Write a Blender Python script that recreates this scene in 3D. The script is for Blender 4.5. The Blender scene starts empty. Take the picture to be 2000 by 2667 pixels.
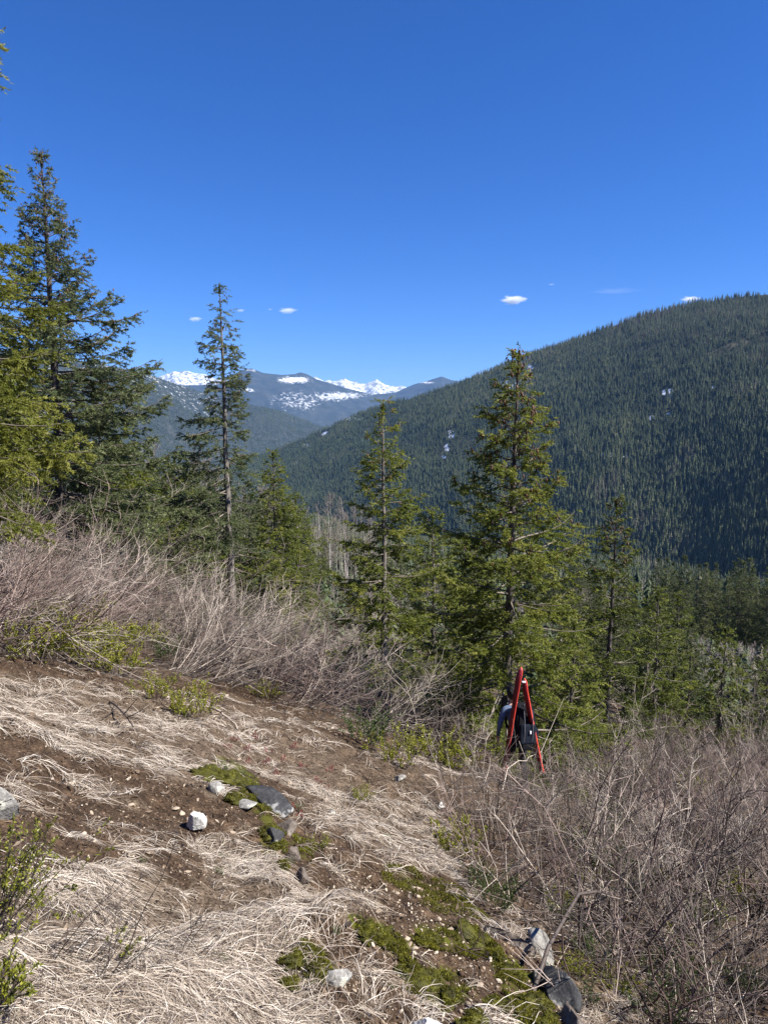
import bpy, bmesh, math
import numpy as np
from mathutils import Vector, Matrix

sc = bpy.context.scene
COL = sc.collection
# ---------------------------------------------------------------- camera
PITCH = math.radians(7.6)
FPX = 1900.0                     # focal length in pixels of a 2000 x 2667 picture
cam_d = bpy.data.cameras.new('camera')
cam = bpy.data.objects.new('camera', cam_d); COL.objects.link(cam)
cam_d.sensor_fit = 'HORIZONTAL'; cam_d.sensor_width = 36.0; cam_d.lens = 36.0 * FPX / 2000.0
cam_d.clip_start = 0.05; cam_d.clip_end = 60000
cam.location = (0, 0, 0); cam.rotation_euler = (math.pi / 2 - PITCH, 0, 0)
sc.camera = cam
# ---------------------------------------------------------------- sky, sun, exposure
SUN_AZ, SUN_EL = math.radians(106), math.radians(48)
world = bpy.data.worlds.new('World'); sc.world = world; world.use_nodes = True
wn = world.node_tree.nodes; wl = world.node_tree.links
bg = wn['Background']
skt = wn.new('ShaderNodeTexSky'); skt.sky_type = 'NISHITA'; skt.sun_disc = False
skt.sun_elevation = SUN_EL; skt.sun_rotation = SUN_AZ
skt.altitude = 1500; skt.air_density = 1.0; skt.dust_density = 0.15; skt.ozone_density = 3.0
hsv = wn.new('ShaderNodeHueSaturation'); hsv.inputs['Saturation'].default_value = 1.10
gain = wn.new('ShaderNodeMix'); gain.data_type = 'RGBA'; gain.blend_type = 'MULTIPLY'; gain.inputs[0].default_value = 1.0
gain.inputs[7].default_value = (0.61, 0.84, 1.38, 1)     # the deep saturated blue of the phone picture, the same over the whole sky
wl.new(skt.outputs[0], gain.inputs[6]); wl.new(gain.outputs[2], hsv.inputs['Color']); wl.new(hsv.outputs[0], bg.inputs[0])
bg.inputs[1].default_value = 0.052
sun_d = bpy.data.lights.new('sun', 'SUN'); sun_d.energy = 5.0; sun_d.angle = math.radians(0.53); sun_d.color = (1.0, 0.955, 0.88)
sun = bpy.data.objects.new('sun', sun_d); COL.objects.link(sun)
SDIR = Vector((math.sin(SUN_AZ) * math.cos(SUN_EL), math.cos(SUN_AZ) * math.cos(SUN_EL), math.sin(SUN_EL)))
sun.rotation_euler = SDIR.to_track_quat('Z', 'Y').to_euler()
sun.location = (20, 0, 30)
sc.view_settings.view_transform = 'Standard'; sc.view_settings.look = 'None'
sc.view_settings.exposure = 1.16; sc.view_settings.gamma = 1.0; sc.view_settings.use_curve_mapping = False
sc.render.engine = 'CYCLES'
sc.cycles.max_bounces = 6; sc.cycles.diffuse_bounces = 3; sc.cycles.volume_bounces = 3; sc.cycles.transparent_max_bounces = 8

# ---------------------------------------------------------------- numeric helpers
def nrm(a):
    return a / np.maximum(np.linalg.norm(a, axis=-1, keepdims=True), 1e-9)

def hash2(ix, iy, seed):
    h = (ix.astype(np.int64) * 374761393 + iy.astype(np.int64) * 668265263 + seed * 1442695041) & 0xFFFFFFFF
    h = ((h ^ (h >> 13)) * 1274126177) & 0xFFFFFFFF
    h = ((h ^ (h >> 16)) * 2246822519) & 0xFFFFFFFF
    return ((h ^ (h >> 15)) & 0xFFFFFF) / float(0xFFFFFF)

def vnoise(x, y, seed=0):
    x = np.asarray(x, float); y = np.asarray(y, float)
    ix = np.floor(x); iy = np.floor(y); fx = x - ix; fy = y - iy
    fx = fx * fx * fx * (fx * (fx * 6 - 15) + 10); fy = fy * fy * fy * (fy * (fy * 6 - 15) + 10)
    a = hash2(ix, iy, seed); b = hash2(ix + 1, iy, seed); c = hash2(ix, iy + 1, seed); d = hash2(ix + 1, iy + 1, seed)
    return (a * (1 - fx) + b * fx) * (1 - fy) + (c * (1 - fx) + d * fx) * fy - 0.5

def fbm(x, y, seed=0, oct=4, gain=0.5):
    s = 0; a = 1.0; f = 1.0
    for k in range(oct):
        s = s + a * vnoise(x * f + k * 17.3, y * f - k * 9.1, seed + k); a *= gain; f *= 2.03
    return s

def sstep(a, b, x):
    t = np.clip((x - a) / (b - a), 0, 1); return t * t * (3 - 2 * t)

CP, SP = math.cos(PITCH), math.sin(PITCH)
def pix2dir(px, py):
    u = (np.asarray(px, float) - 1000) / FPX; v = (1333.5 - np.asarray(py, float)) / FPX
    return np.stack([u, CP + v * SP, v * CP - SP], -1)
def proj(p):
    p = np.asarray(p, float)
    d = p[..., 1] * CP - p[..., 2] * SP; d = np.where(np.abs(d) < 1e-6, 1e-6, d)
    up = p[..., 1] * SP + p[..., 2] * CP
    return 1000 + FPX * p[..., 0] / d, 1333.5 - FPX * up / d, d

def inpoly(px, py, poly):
    px = np.asarray(px); py = np.asarray(py); r = np.zeros(px.shape, bool)
    n = len(poly); j = n - 1
    for i in range(n):
        xi, yi = poly[i]; xj, yj = poly[j]
        c = ((yi > py) != (yj > py)) & (px < (xj - xi) * (py - yi) / (yj - yi + 1e-12) + xi)
        r ^= c; j = i
    return r

# ---------------------------------------------------------------- terrain
SA, SB = 0.340, 0.342
_D = np.array([-2000, -600, -300, -60, -5, 0, 10, 40, 182, 457, 700, 1000, 1500, 4000])
_Fv = np.array([-190, -170, -120, -50, -5, 0, 10, 25, 118, 212, 325, 365, 380, 385.0])
_gx = np.linspace(-2000, 4000, 6001); _gf = np.interp(_gx, _D, _Fv)
_gs = np.convolve(np.pad(_gf, 40, mode='edge'), np.ones(41) / 41, 'same')[40:-40]
_gf = np.where((_gx > -4) & (_gx < 8), _gf, 0.5 * _gf + 0.5 * _gs)

def base_height(x, y):
    D = SA * x + SB * y
    return -1.6 - np.interp(D, _gx, _gf)

# places of the soil patches, moss bank etc. as circles / polygons on the ground (filled in below)
SHAPE = {}
def height(x, y, fine=True):
    x = np.asarray(x, float); y = np.asarray(y, float)
    r = np.hypot(x, y)
    z = base_height(x, y)
    z = z + fbm(x / 120, y / 120, 5, 4) * 14 * sstep(60, 300, r)
    z = z + fbm(x / 6, y / 6, 11, 3) * 0.5 * sstep(1.5, 10, r) * (1 - sstep(60, 160, r))
    if fine:
        w = 1 - sstep(14, 30, r)
        z = z + w * (fbm(x / 1.1, y / 1.1, 21, 3) * 0.16 * sstep(0.8, 2.5, r))
        z = z + w * (fbm(x / 0.22, y / 0.22, 31, 3, 0.55) * 0.055)
        # the mossy bank at the lower right stands a little proud and breaks off at its right edge
        if 'bank' in SHAPE:
            z = z + SHAPE['bank'](x, y)
    return z

def ground_hit(px, py, tmax=400.0):
    d = pix2dir(px, py)
    t = np.geomspace(0.6, tmax, 900)
    P = d[None] * t[:, None]
    below = P[:, 2] < height(P[:, 0], P[:, 1])
    k = int(np.argmax(below))
    if not below[k]: k = len(t) - 1
    a, b = t[max(k - 1, 0)], t[k]
    for _ in range(14):
        m = 0.5 * (a + b); q = d * m
        if q[2] < float(height(q[0], q[1])): b = m
        else: a = m
    q = d * b
    return np.array([q[0], q[1], float(height(q[0], q[1]))])

_bk = [ground_hit(*p)[:2] for p in ((850, 2420), (1230, 2420), (1330, 2470), (1400, 2500), (1430, 2580), (1470, 2640), (1500, 2700))]
_bk = np.array(_bk)
def _bank(x, y):
    # signed distance to the polyline, positive on the camera / left side
    best = np.full(np.shape(x), 1e9); sgn = np.ones(np.shape(x))
    for a, b in zip(_bk[:-1], _bk[1:]):
        ab = b - a; L2 = ab @ ab
        t = np.clip(((x - a[0]) * ab[0] + (y - a[1]) * ab[1]) / L2, 0, 1)
        dx = x - (a[0] + t * ab[0]); dy = y - (a[1] + t * ab[1]); d = np.hypot(dx, dy)
        s = np.sign(ab[0] * dy - ab[1] * dx)
        m = d < best; best = np.where(m, d, best); sgn = np.where(m, s, sgn)
    sd = best * -sgn
    return 0.17 * sstep(-0.05, 0.05, sd) * (1 - sstep(0.35, 1.1, sd))
SHAPE['bank'] = _bank

# ---------------------------------------------------------------- mesh helpers
def mesh_obj(name, V, F, mat, parent=None, attrs=None, midx=None, smooth=False, link=True):
    V = np.ascontiguousarray(V, np.float32).reshape(-1, 3); F = np.ascontiguousarray(F, np.int32)
    me = bpy.data.meshes.new(name)
    me.vertices.add(len(V)); me.vertices.foreach_set('co', V.ravel())
    k = F.shape[1]
    me.loops.add(F.size); me.loops.foreach_set('vertex_index', F.ravel())
    me.polygons.add(len(F)); me.polygons.foreach_set('loop_start', np.arange(len(F), dtype=np.int32) * k)
    try: me.polygons.foreach_set('loop_total', np.full(len(F), k, np.int32))
    except Exception: pass
    for m in (mat if isinstance(mat, (list, tuple)) else [mat]): me.materials.append(m)
    if midx is not None: me.polygons.foreach_set('material_index', np.ascontiguousarray(midx, np.int32))
    if smooth: me.polygons.foreach_set('use_smooth', np.ones(len(F), bool))
    for an, av in (attrs or {}).items():
        a = me.attributes.new(an, 'FLOAT', 'POINT'); a.data.foreach_set('value', np.ascontiguousarray(av, np.float32).ravel())
    me.update(calc_edges=True)
    o = bpy.data.objects.new(name, me)
    if link: COL.objects.link(o)
    if parent is not None: o.parent = parent
    return o

class Geo:
    """gathers triangles of several arrays into one mesh"""
    def __init__(s): s.V = []; s.F = []; s.T = []; s.M = []; s.n = 0
    def add(s, V, F, tint=0.5, mi=0):
        V = np.asarray(V, float).reshape(-1, 3); F = np.asarray(F).reshape(-1, 3)
        s.V.append(V); s.F.append(F + s.n); s.n += len(V)
        t = np.full(len(V), tint) if np.isscalar(tint) else np.asarray(tint, float).ravel()
        s.T.append(t); s.M.append(np.full(len(F), mi))
    def arrays(s): return np.concatenate(s.V), np.concatenate(s.F), np.concatenate(s.T), np.concatenate(s.M)
    def build(s, name, mats, parent=None, smooth=False, link=True):
        V, F, T, M = s.arrays()
        return mesh_obj(name, V, F, mats, parent, {'tint': T}, M, smooth, link)

def tubes(P, R, sides=3, cap=False):
    """P (N,k,3) paths, R (N,k) radii -> verts, tris"""
    P = np.asarray(P, float); R = np.asarray(R, float); N, k, _ = P.shape
    T = nrm(np.gradient(P, axis=1))
    mt = nrm(T.mean(1)); ref = np.where(np.abs(mt[:, 2:3]) < 0.8, np.array([[0, 0, 1.0]]), np.array([[1.0, 0, 0]]))[:, None, :]
    U = nrm(np.cross(T, np.broadcast_to(ref, T.shape))); W = np.cross(T, U)
    a = np.arange(sides) * 2 * math.pi / sides
    V = P[:, :, None, :] + R[:, :, None, None] * (np.cos(a)[None, None, :, None] * U[:, :, None, :] + np.sin(a)[None, None, :, None] * W[:, :, None, :])
    i, j, s = np.meshgrid(np.arange(N), np.arange(k - 1), np.arange(sides), indexing='ij')
    s2 = (s + 1) % sides
    q = lambda jj, ss: (i * k + jj) * sides + ss
    A, B, Cc, D = q(j, s), q(j, s2), q(j + 1, s2), q(j + 1, s)
    F = np.concatenate([np.stack([A, B, Cc], -1).reshape(-1, 3), np.stack([A, Cc, D], -1).reshape(-1, 3)])
    return V.reshape(-1, 3), F

def ribbons(P, Wd, side):
    """P (N,k,3), Wd (N,k) half widths, side (N,k,3) or (N,1,3)"""
    N, k, _ = P.shape
    V = np.stack([P - side * Wd[..., None], P + side * Wd[..., None]], 2)
    i, j = np.meshgrid(np.arange(N), np.arange(k - 1), indexing='ij')
    a = (i * k + j) * 2; b = a + 1; c = a + 2; d = a + 3
    F = np.concatenate([np.stack([a, b, d], -1).reshape(-1, 3), np.stack([a, d, c], -1).reshape(-1, 3)])
    return V.reshape(-1, 3), F

def tag(o, label=None, cat=None, group=None, kind=None):
    if label: o['label'] = label
    if cat: o['category'] = cat
    if group: o['group'] = group
    if kind: o['kind'] = kind
    return o
def empty(name, loc, rz=0.0, label=None, cat=None, group=None, sc_=1.0, rot=None):
    o = bpy.data.objects.new(name, None); COL.objects.link(o)
    o.location = loc; o.rotation_euler = rot if rot is not None else (0, 0, rz); o.scale = (sc_,) * 3
    o.empty_display_size = 0.3
    return tag(o, label, cat, group)
def copy_thing(root, parts, loc, rot, scale, label=None, cat=None, group=None):
    r = root.copy(); COL.objects.link(r); r.location = loc; r.rotation_euler = rot
    r.scale = scale if hasattr(scale, '__len__') else (scale,) * 3
    tag(r, label, cat, group)
    for p in parts:
        c = p.copy(); COL.objects.link(c); c.parent = r
    return r

# ---------------------------------------------------------------- materials
def new_mat(name):
    m = bpy.data.materials.new(name); m.use_nodes = True
    nt = m.node_tree; b = nt.nodes['Principled BSDF']; b.inputs['Roughness'].default_value = 0.85
    b.inputs['Specular IOR Level'].default_value = 0.25
    return m, nt, b
def ramp(nt, stops, src=None, interp='LINEAR'):
    r = nt.nodes.new('ShaderNodeValToRGB'); cr = r.color_ramp; cr.interpolation = interp
    while len(cr.elements) < len(stops): cr.elements.new(0.5)
    for e, (p, c) in zip(cr.elements, stops): e.position = p; e.color = (*c, 1)
    if src is not None: nt.links.new(src, r.inputs[0])
    return r
def noise(nt, scale, detail=4, rough=0.55, coord='Object', dist=0.0):
    tc = nt.nodes.new('ShaderNodeTexCoord'); n = nt.nodes.new('ShaderNodeTexNoise')
    n.inputs['Scale'].default_value = scale; n.inputs['Detail'].default_value = detail; n.inputs['Roughness'].default_value = rough
    n.inputs['Distortion'].default_value = dist
    nt.links.new(tc.outputs[coord], n.inputs['Vector']); return n
def attr(nt, name, typ='GEOMETRY'):
    a = nt.nodes.new('ShaderNodeAttribute'); a.attribute_name = name; a.attribute_type = typ; return a
def mixc(nt, a, b, f, mode='MIX'):
    m = nt.nodes.new('ShaderNodeMix'); m.data_type = 'RGBA'; m.blend_type = mode
    for sock, v in ((m.inputs[6], a), (m.inputs[7], b), (m.inputs[0], f)):
        if hasattr(v, 'links') or hasattr(v, 'is_output'): nt.links.new(v, sock)
        else: sock.default_value = (*v, 1) if hasattr(v, '__len__') else v
    return m.outputs[2]
def bump(nt, b, h, strength=0.5, dist=0.02):
    n = nt.nodes.new('ShaderNodeBump'); n.inputs['Strength'].default_value = strength; n.inputs['Distance'].default_value = dist
    nt.links.new(h, n.inputs['Height']); nt.links.new(n.outputs[0], b.inputs['Normal'])

def leaf_mat(name, stops, transl=0.35, rough=0.55, typ='GEOMETRY', spec=0.3):
    """two sided leaf: principled + translucent, colour by the per-leaf tint"""
    m, nt, b = new_mat(name)
    a = attr(nt, 'tint', typ); r = ramp(nt, stops, a.outputs['Fac'])
    nt.links.new(r.outputs[0], b.inputs['Base Color']); b.inputs['Roughness'].default_value = rough
    b.inputs['Specular IOR Level'].default_value = spec
    if transl > 0:
        t = nt.nodes.new('ShaderNodeBsdfTranslucent'); nt.links.new(r.outputs[0], t.inputs['Color'])
        mx = nt.nodes.new('ShaderNodeMixShader'); mx.inputs[0].default_value = transl
        nt.links.new(b.outputs[0], mx.inputs[1]); nt.links.new(t.outputs[0], mx.inputs[2])
        nt.links.new(mx.outputs[0], nt.nodes['Material Output'].inputs[0])
    return m
def bark_mat(name, c1, c2, scale=6, zs=0.25):
    m, nt, b = new_mat(name)
    tc = nt.nodes.new('ShaderNodeTexCoord'); mp = nt.nodes.new('ShaderNodeMapping'); mp.inputs['Scale'].default_value = (1, 1, zs)
    n = nt.nodes.new('ShaderNodeTexNoise'); n.inputs['Scale'].default_value = scale; n.inputs['Detail'].default_value = 5
    nt.links.new(tc.outputs['Object'], mp.inputs[0]); nt.links.new(mp.outputs[0], n.inputs['Vector'])
    r = ramp(nt, [(0.3, c1), (0.7, c2)], n.outputs[0]); nt.links.new(r.outputs[0], b.inputs['Base Color'])
    bump(nt, b, n.outputs[0], 0.8, 0.02); return m

M = {}
M['fir'] = leaf_mat('fir needles', [(0.0, (0.045, 0.060, 0.012)), (0.5, (0.158, 0.186, 0.030)), (1.0, (0.35, 0.34, 0.07))], 0.48)
M['fir_blue'] = leaf_mat('blue green fir needles', [(0.0, (0.036, 0.050, 0.022)), (0.5, (0.105, 0.130, 0.052)), (1.0, (0.23, 0.25, 0.11))], 0.40)
M['fir_gold'] = leaf_mat('golden green fir needles', [(0.0, (0.065, 0.070, 0.012)), (0.5, (0.165, 0.185, 0.029)), (1.0, (0.35, 0.34, 0.075))], 0.48)
M['fir_bark'] = bark_mat('fir bark', (0.035, 0.029, 0.025), (0.15, 0.13, 0.115), 14, 0.3)
M['fir_bark_pale'] = bark_mat('pale fir bark', (0.06, 0.05, 0.043), (0.27, 0.24, 0.21), 14, 0.3)
M['twig_bark'] = bark_mat('fir twig bark', (0.07, 0.056, 0.045), (0.24, 0.205, 0.17), 8, 1)
M['cone'] = leaf_mat('fir cone scales', [(0.0, (0.07, 0.035, 0.022)), (1.0, (0.20, 0.11, 0.06))], 0.0, 0.7)
M['aspen_bark'] = bark_mat('pale aspen bark', (0.28, 0.25, 0.22), (0.58, 0.53, 0.47), 5, 0.3)
M['stem'] = leaf_mat('shrub stem bark', [(0.0, (0.028, 0.021, 0.018)), (0.5, (0.118, 0.092, 0.076)), (1.0, (0.47, 0.40, 0.33))], 0.0, 0.6)
M['stem_red'] = leaf_mat('reddish shrub stem bark', [(0.0, (0.038, 0.024, 0.020)), (0.5, (0.138, 0.092, 0.078)), (1.0, (0.45, 0.355, 0.30))], 0.0, 0.6)
M['leaf_yg'] = leaf_mat('yellow green shrub leaf', [(0.0, (0.040, 0.052, 0.010)), (0.5, (0.185, 0.200, 0.020)), (1.0, (0.42, 0.40, 0.06))], 0.35, 0.4, spec=0.5)
M['leaf_dk'] = leaf_mat('dark glossy shrub leaf', [(0.0, (0.026, 0.042, 0.014)), (0.5, (0.075, 0.110, 0.028)), (1.0, (0.17, 0.21, 0.06))], 0.25, 0.35, spec=0.5)
M['leaf_red'] = leaf_mat('crimson leaf', [(0.0, (0.10, 0.018, 0.02)), (0.5, (0.24, 0.032, 0.038)), (1.0, (0.48, 0.08, 0.09))], 0.3, 0.45)
M['grass'] = leaf_mat('dry grass blade', [(0.0, (0.085, 0.060, 0.042)), (0.3, (0.22, 0.17, 0.125)), (0.65, (0.47, 0.395, 0.315)), (1.0, (0.68, 0.61, 0.52))], 0.25, 0.55)
M['moss'] = leaf_mat('moss tips', [(0.0, (0.030, 0.028, 0.006)), (0.45, (0.095, 0.092, 0.010)), (1.0, (0.26, 0.245, 0.026))], 0.3, 0.7)
M['litter'] = leaf_mat('dead leaf litter', [(0.0, (0.035, 0.024, 0.016)), (0.45, (0.17, 0.12, 0.08)), (1.0, (0.50, 0.41, 0.31))], 0.15, 0.7)
M['far_tree'] = leaf_mat('far conifer', [(0.0, (0.020, 0.032, 0.018)), (0.5, (0.055, 0.078, 0.034)), (0.8, (0.095, 0.110, 0.048)), (1.0, (0.14, 0.125, 0.085))], 0.0, 0.8, 'INSTANCER')
M['far_bare'] = leaf_mat('far bare tree', [(0.0, (0.12, 0.095, 0.085)), (1.0, (0.28, 0.24, 0.215))], 0.0, 0.8, 'INSTANCER')
M['near_far_tree'] = leaf_mat('mid distance conifer', [(0.0, (0.034, 0.046, 0.018)), (0.5, (0.090, 0.110, 0.034)), (1.0, (0.19, 0.195, 0.06))], 0.36)

def soil_mat():
    m, nt, b = new_mat('hillside soil')
    n1 = noise(nt, 9, 6, 0.6); n2 = noise(nt, 55, 4, 0.6); n3 = noise(nt, 1.2, 4, 0.6)
    r = ramp(nt, [(0.25, (0.018, 0.012, 0.008)), (0.5, (0.050, 0.031, 0.019)), (0.72, (0.125, 0.080, 0.048))], n1.outputs[0])
    r2 = ramp(nt, [(0.3, (0.45, 0.45, 0.45)), (0.7, (1.35, 1.3, 1.25))], n2.outputs[0])
    c = mixc(nt, r.outputs[0], r2.outputs[0], 1.0, 'MULTIPLY')
    lit = attr(nt, 'litter'); rl = ramp(nt, [(0.35, (0, 0, 0)), (0.65, (1, 1, 1))], n2.outputs[0])
    lc = ramp(nt, [(0.3, (0.10, 0.075, 0.05)), (0.6, (0.23, 0.18, 0.13)), (0.8, (0.36, 0.30, 0.23))], n1.outputs[0])
    mul = nt.nodes.new('ShaderNodeMath'); mul.operation = 'MULTIPLY'; nt.links.new(lit.outputs['Fac'], mul.inputs[0]); nt.links.new(rl.outputs[0], mul.inputs[1])
    c = mixc(nt, c, lc.outputs[0], mul.outputs[0])
    mo = attr(nt, 'moss'); rm = ramp(nt, [(0.38, (0, 0, 0)), (0.56, (1, 1, 1))], n1.outputs[0])
    mm = nt.nodes.new('ShaderNodeMath'); mm.operation = 'MULTIPLY'; nt.links.new(mo.outputs['Fac'], mm.inputs[0]); nt.links.new(rm.outputs[0], mm.inputs[1])
    c = mixc(nt, c, (0.075, 0.082, 0.010), mm.outputs[0])
    fo = attr(nt, 'forest'); fc = ramp(nt, [(0.3, (0.022, 0.030, 0.012)), (0.6, (0.048, 0.052, 0.025)), (0.8, (0.095, 0.082, 0.058))], n3.outputs[0])
    c = mixc(nt, c, fc.outputs[0], fo.outputs['Fac'])
    nt.links.new(c, b.inputs['Base Color']); b.inputs['Roughness'].default_value = 0.95; b.inputs['Specular IOR Level'].default_value = 0.1
    bump(nt, b, n2.outputs[0], 0.9, 0.02); return m
M['soil'] = soil_mat()

def rock_mat(name, c1, c2, c3, scale=10, lichen=None):
    m, nt, b = new_mat(name)
    n = noise(nt, scale, 6, 0.65); n2 = noise(nt, scale * 5, 3, 0.6)
    r = ramp(nt, [(0.28, c1), (0.5, c2), (0.72, c3)], n.outputs[0])
    r2 = ramp(nt, [(0.35, (0.55, 0.55, 0.55)), (0.65, (1.15, 1.15, 1.15))], n2.outputs[0])
    c = mixc(nt, r.outputs[0], r2.outputs[0], 0.8, 'MULTIPLY')
    if lichen is not None:
        n3 = noise(nt, scale * 0.8, 4, 0.6); rl = ramp(nt, [(0.56, (0, 0, 0)), (0.62, (1, 1, 1))], n3.outputs[0])
        c = mixc(nt, c, lichen, rl.outputs[0])
    nt.links.new(c, b.inputs['Base Color']); b.inputs['Roughness'].default_value = 0.75
    bump(nt, b, n2.outputs[0], 0.6, 0.01); return m
M['rock_white'] = rock_mat('pale quartz rock', (0.50, 0.47, 0.41), (0.62, 0.60, 0.54), (0.72, 0.70, 0.64), 12)
M['rock_grey'] = rock_mat('grey granite rock', (0.13, 0.122, 0.11), (0.25, 0.238, 0.215), (0.37, 0.355, 0.325), 14, (0.43, 0.42, 0.35))
M['rock_dark'] = rock_mat('dark slate rock', (0.020, 0.020, 0.021), (0.045, 0.045, 0.046), (0.095, 0.092, 0.09), 9, (0.27, 0.265, 0.25))
M['rock_brown'] = rock_mat('brown weathered rock', (0.06, 0.045, 0.036), (0.13, 0.105, 0.085), (0.25, 0.215, 0.18), 11)
M['pebble'] = leaf_mat('tan stone chips', [(0.0, (0.14, 0.105, 0.075)), (0.5, (0.33, 0.26, 0.185)), (1.0, (0.56, 0.48, 0.37))], 0.0, 0.8)

def mountain_mat(name, fstops, snowc=(0.80, 0.81, 0.83), nscale=0.02, fscale=0.06, sharp=(0.46, 0.54)):
    m, nt, b = new_mat(name)
    n = noise(nt, fscale, 6, 0.65); r = ramp(nt, fstops, n.outputs[0])
    s = attr(nt, 'snow'); n2 = noise(nt, nscale, 7, 0.68, dist=0.4)
    ad = nt.nodes.new('ShaderNodeMath'); ad.operation = 'ADD'; nt.links.new(s.outputs['Fac'], ad.inputs[0]); nt.links.new(n2.outputs[0], ad.inputs[1])
    sb = nt.nodes.new('ShaderNodeMath'); sb.operation = 'SUBTRACT'; nt.links.new(ad.outputs[0], sb.inputs[0]); sb.inputs[1].default_value = 0.5
    rs = ramp(nt, [(sharp[0], (0, 0, 0)), (sharp[1], (1, 1, 1))], sb.outputs[0])
    c = mixc(nt, r.outputs[0], snowc, rs.outputs[0])
    nt.links.new(c, b.inputs['Base Color']); b.inputs['Roughness'].default_value = 0.9; b.inputs['Specular IOR Level'].default_value = 0.1
    return m
FS = [(0.3, (0.014, 0.020, 0.018)), (0.55, (0.030, 0.036, 0.030)), (0.75, (0.06, 0.058, 0.052))]
M['mtn'] = mountain_mat('forest floor of the mountain', [(0.3, (0.025, 0.030, 0.018)), (0.55, (0.055, 0.052, 0.034)), (0.75, (0.12, 0.10, 0.075))], nscale=0.07, fscale=0.02)
M['mtn_left'] = mountain_mat('wooded snowy mountain', FS, nscale=0.03, fscale=0.015, sharp=(0.44, 0.58))
M['mtn_back'] = mountain_mat('far wooded snowy ridge', FS, nscale=0.017, fscale=0.006, sharp=(0.40, 0.62))
M['mtn_snow'] = mountain_mat('snow peak', [(0.3, (0.05, 0.055, 0.06)), (0.7, (0.14, 0.14, 0.145))], nscale=0.011, fscale=0.003, sharp=(0.40, 0.60))

# ---------------------------------------------------------------- ground sheet
GRASS_ZONES = [  # ground polygons seen as pixels of the photograph: (polygon, density)
    ([(-300, 2360), (0, 2330), (190, 2240), (380, 2250), (520, 2360), (660, 2470), (700, 2560), (850, 2640), (880, 2760), (-300, 2800)], 1.0),
    ([(-300, 1700), (0, 1760), (330, 1800), (560, 1840), (800, 1940), (950, 2010), (900, 2080), (760, 2050), (560, 2010), (400, 1980), (230, 1960), (0, 1900), (-300, 1850)], 0.75),
    ([(120, 1890), (330, 1930), (560, 2010), (640, 2080), (520, 2090), (330, 1990), (120, 1960)], 0.8),
    ([(760, 2020), (1000, 2060), (1180, 2150), (1230, 2260), (1000, 2260), (860, 2170), (760, 2120)], 0.6),
    ([(540, 1800), (850, 1895), (1150, 1995), (1190, 2140), (1000, 2080), (800, 1960), (540, 1860)], 0.5),
    ([(520, 2180), (640, 2150), (760, 2300), (780, 2420), (690, 2400), (560, 2300)], 0.9),
    ([(500, 2270), (700, 2380), (820, 2460), (840, 2510), (740, 2540), (600, 2440), (480, 2330)], 0.85),
    ([(800, 2300), (930, 2330), (1000, 2390), (900, 2400), (800, 2360)], 0.8),
    ([(160, 2020), (330, 2060), (370, 2120), (230, 2080)], 0.7),
    ([(1180, 2330), (1280, 2400), (1260, 2440), (1150, 2390)], 0.4),
    ([(1480, 2500), (1640, 2600), (1720, 2700), (1500, 2700)], 0.8),
    ([(1240, 2260), (1330, 2420), (1250, 2400), (1170, 2300)], 0.35),
]
MOSS_ZONES = [
    ([(505, 1985), (600, 1985), (670, 2030), (650, 2070), (590, 2040), (520, 2020)], 1.0),
    ([(610, 2060), (670, 2070), (720, 2110), (740, 2160), (690, 2140), (630, 2090)], 0.8),
    ([(690, 2160), (740, 2180), (745, 2240), (700, 2260)], 0.5),
    ([(900, 2390), (1010, 2420), (1080, 2480), (1040, 2500), (930, 2440)], 1.0),
    ([(1060, 2420), (1230, 2420), (1310, 2470), (1260, 2500), (1100, 2460)], 0.9),
    ([(1060, 2510), (1180, 2520), (1230, 2590), (1150, 2640), (1060, 2580)], 0.8),
    ([(1280, 2480), (1400, 2560), (1440, 2640), (1460, 2700), (1350, 2680), (1290, 2580)], 1.0),
    ([(730, 2440), (830, 2450), (880, 2530), (800, 2560), (740, 2510)], 0.9),
    ([(770, 2180), (830, 2210), (820, 2240), (780, 2230)], 0.6),
    ([(990, 2240), (1200, 2330), (1270, 2400), (1150, 2380), (1010, 2300)], 0.35),
]
BRUSH = [(-400, 1640), (0, 1700), (330, 1775), (600, 1775), (850, 1890), (1150, 1990), (1235, 2150), (1300, 2380), (1500, 2490), (1640, 2640), (1700, 2900), (2900, 2900), (2900, 1200), (-400, 1200)]
def zone_val(px, py, zones):
    v = np.zeros(np.shape(px))
    for poly, d in zones: v = np.maximum(v, np.where(inpoly(px, py, poly), d, 0))
    return v

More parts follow.
